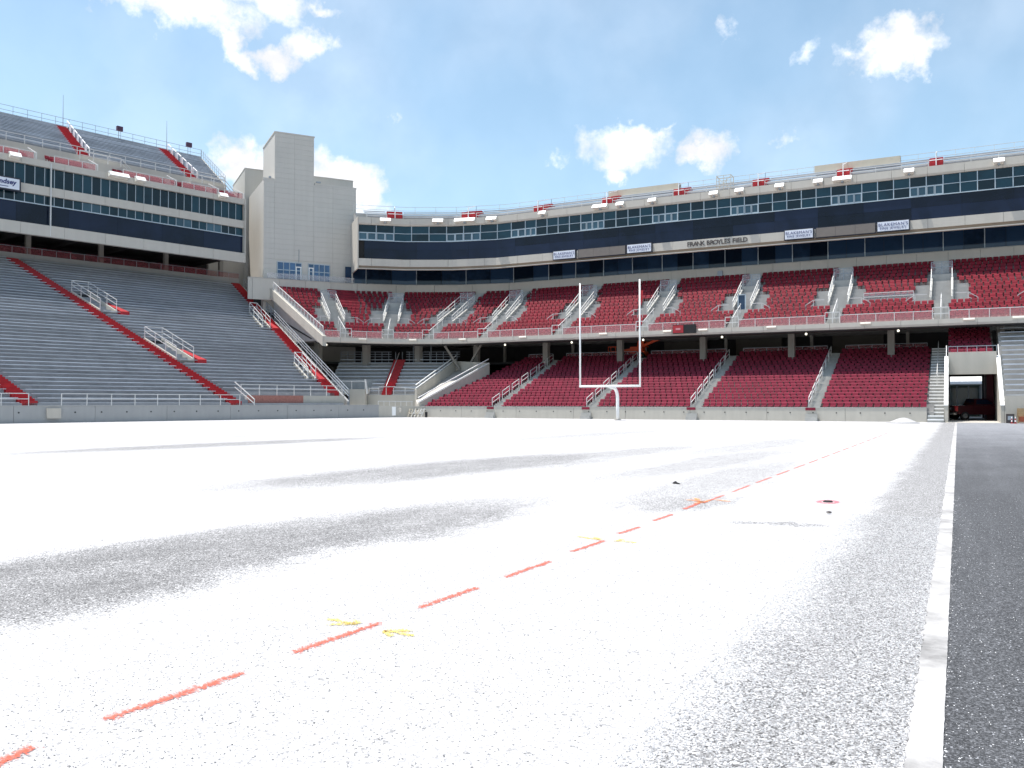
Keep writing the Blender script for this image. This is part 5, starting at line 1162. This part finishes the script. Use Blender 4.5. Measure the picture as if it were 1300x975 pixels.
# ------------------------------------------------------------------ pickup truck in the tunnel
def pickup():
    ang = radians(28); ox, oy = .95, 88.6
    t = thing('pickup_truck', (ox, oy, 0), 'dark maroon pickup truck parked in the shade of the tunnel', 'truck')
    ca, sa = cos(ang), sin(ang)
    def P(u, v, z): return (ox + u*ca - v*sa, oy + u*sa + v*ca, z)     # u forward of the truck, v to its left
    paint = mat('maroon_car_paint', (.06, .005, .010), .25, .08, 2, spec=.6); tail = mat('tail_lamp', (.55, .02, .03), .25, .1, 3); chrome = mat('chrome', (.6, .6, .6), .2, .05, 3, metal=.9)
    def loft(prof, w, m, name, taper=None):   # side outline (u,z) across the width
        mb = MB(); rs = []
        for v, k in ((-w, .97), (-w*.94, 1), (w*.94, 1), (w, .97)): rs.append([P(u, v, .3+(z-.3)*k) for u, z in prof])
        return part(name, mb.rings(rs), m, t)
    loft([(-1.7, .55), (-1.75, 1.35), (-.2, 1.37), (-.2, .5)], .98, paint, 'bed'); loft([(-.19, .5), (-.19, 1.38), (3.35, 1.28), (3.5, 1.1), (3.5, .55)], .98, paint, 'body')
    cab = MB().rings([[P(u, v, z) for u, v, z in ((-.15, -.9, 1.36), (2.0, -.9, 1.36), (2.0, .9, 1.36), (-.15, .9, 1.36))], [P(u, v, z) for u, v, z in ((.1, -.74, 1.95), (1.25, -.74, 1.95), (1.25, .74, 1.95), (.1, .74, 1.95))]]); part('cab', cab, paint, t)
    part('rear_window', MB().quad(P(-.105, -.75, 1.45), P(-.105, .75, 1.45), P(.06, .66, 1.88), P(.06, -.66, 1.88)), M['glassdark'], t)
    for s in (-1, 1): part('side_window', MB().quad(P(.12, s*.885, 1.44), P(1.7, s*.885, 1.44), P(1.15, s*.765, 1.88), P(.2, s*.765, 1.88)), M['glassdark'], t)
    part('tailgate', MB().hexa([P(-1.79, -.8, .72), P(-1.75, -.8, .72), P(-1.75, .8, .72), P(-1.79, .8, .72)], [P(-1.81, -.8, 1.3), P(-1.75, -.8, 1.3), P(-1.75, .8, 1.3), P(-1.81, .8, 1.3)]), paint, t)
    mb = MB(); mb.bar(P(-1.82, -.2, 1.0), P(-1.82, .2, 1.1), .09); mb.bar(P(-1.82, .2, 1.0), P(-1.82, -.2, 1.1), .09); part('emblem', mb, chrome, t)
    for s in (-1, 1): part('tail_lamp', MB().hexa([P(-1.82, s*.97, .82), P(-1.6, s*.995, .82), P(-1.6, s*.82, .82), P(-1.82, s*.82, .82)], [P(-1.82, s*.97, 1.26), P(-1.6, s*.995, 1.26), P(-1.6, s*.82, 1.26), P(-1.82, s*.82, 1.26)]), tail, t)
    part('bumper', MB().hexa([P(-1.95, -.98, .48), P(-1.74, -.98, .48), P(-1.74, .98, .48), P(-1.95, .98, .48)], [P(-1.95, -.98, .68), P(-1.74, -.98, .68), P(-1.74, .98, .68), P(-1.95, .98, .68)]), chrome, t)
    for u in (-.95, 2.55):
        for s in (-1, 1):
            ax = (Vector(P(0, 1, 0))-Vector(P(0, 0, 0))); w = part('wheel', MB().disc(P(u, s*.86, .39), .39, ax, 18, .26), M['black'], t); part('rim', MB().disc(P(u, s*1.0, .39), .22, ax, 12, .03), chrome, w)
pickup()
# ------------------------------------------------------------------ shop front and canopy behind the tunnel
t = thing('rear_pavilion', (1, 112, 0), 'bright white canopy and glass front seen through the tunnel', 'building')
part('canopy', MB().hexa([(-8, 107.0, 3.55), (8, 107.0, 3.55), (8, 110.5, 4.3), (-8, 110.5, 4.3)], [(-8, 107.0, 3.65), (8, 107.0, 3.65), (8, 110.5, 4.75), (-8, 110.5, 4.75)]), M['white'], t)
part('wall', MB().box(-8, 8, 110.6, 111, 0, 4.25), mat('pavilion_green', (.13, .17, .15), .8), t)
for k in range(9):
    x = -3.5+k*1.15; w = part('window', MB().box(x, x+1.08, 110.5, 110.58, .7, 3.3), M['glasspale'], t); part('window_frame', MB().bar((x-.035, 110.46, .1), (x-.035, 110.46, 3.5), .09), M['frame'], w)
for x in (-1.2, 2.3): part('post', MB().bar((x, 107.3, 0), (x, 107.3, 3.6), .14), M['white'], t)
# ------------------------------------------------------------------ things by the right wall
wood = mat('weathered_wood', (.34, .24, .13), .8, .25, 5, bump=.3); rust = mat('rusty_red_paint', (.26, .07, .035), .75, .25, 4, bump=.3)
x0 = 4.05; y0 = WALLY-1.6
t = thing('wooden_crate', (x0+.9, y0, 0), 'wooden slatted crate with a rusty red base against the right wall', 'crate')
for i in range(3): part('slat', MB().box(x0, x0+1.9, y0, y0+.05, .55+i*.2, .73+i*.2), wood, t)
part('back', MB().box(x0, x0+1.9, y0+.8, y0+.85, .5, 1.15), wood, t)
for x in (x0, x0+.9, x0+1.82): part('post', MB().box(x, x+.09, y0+.052, y0+.14, 0, 1.16), wood, t)
part('base', MB().box(x0+.1, x0+1.9, y0-.12, y0+.8, .12, .5), rust, t)
t = thing('notice_box', (3.55, y0+.4, 0), 'small dark box with a pale panel beside the tunnel wall', 'box')
part('case', MB().box(3.3, 3.85, y0+.2, y0+.7, 0, .72), M['letter'], t); part('panel', MB().box(3.4, 3.75, y0+.17, y0+.195, .25, .55), M['railgrey'], t)
for k, (x, y) in enumerate(((3.62, 75.1), (3.85, 75.0), (4.75, 74.9))):
    t = thing('marker_post', (x, y, 0), ['short red and white marker post nearest the tunnel', 'short red and white marker post next to another post by the crate', 'short red and white marker post at the right picture edge'][k], 'post', 'marker posts')
    for j in range(4): part('band', MB().tube([(x, y, j*.13), (x, y, j*.13+.13)], [.055-.006*j, .049-.006*j], 8), M['white'] if j % 2 else M['redstep'], t)
    part('foot', MB().box(x-.13, x+.13, y-.13, y+.13, 0, .03), M['redstep'], t)
# folded chairs and a bundle at the corner of the end wall
t = thing('folding_chairs', (-52.2, WALLY-1.1, 0), 'tangle of pale metal folding chairs leaning at the corner of the end wall', 'chairs')
rr = random.Random(8); bx, by = -52.4, WALLY-1.1
for k in range(4):
    x = bx+k*.42; l = rr.uniform(-.25, .25); mb = MB()
    for d in (-.2, .2): mb.bar((x+d, by-.25, .02), (x+d+l, by+.35, .95), .045); mb.bar((x+d+l*.3, by+.35, .02), (x+d-l*.5, by-.1, .7), .045)
    mb.hexa([(x-.22, by-.12, .4), (x+.22, by-.12, .42), (x+.22, by+.25, .46), (x-.22, by+.25, .44)], [(x-.22, by-.12, .44), (x+.22, by-.12, .46), (x+.22, by+.25, .5), (x-.22, by+.25, .48)]); mb.bar((x-.2+l, by+.33, .85), (x+.2+l, by+.33, .88), .14, .05)
    part('chair', mb, M['rail'] if k % 2 else M['beige'], t)
solid('dark_bin', MB().tube([(-50.6, WALLY-.8, 0), (-50.6, WALLY-.8, .55), (-50.6, WALLY-.8, .6)], [.13, .15, .12], 12), M['black'], 'small dark bin by the end wall right of the folding chairs', 'bin')
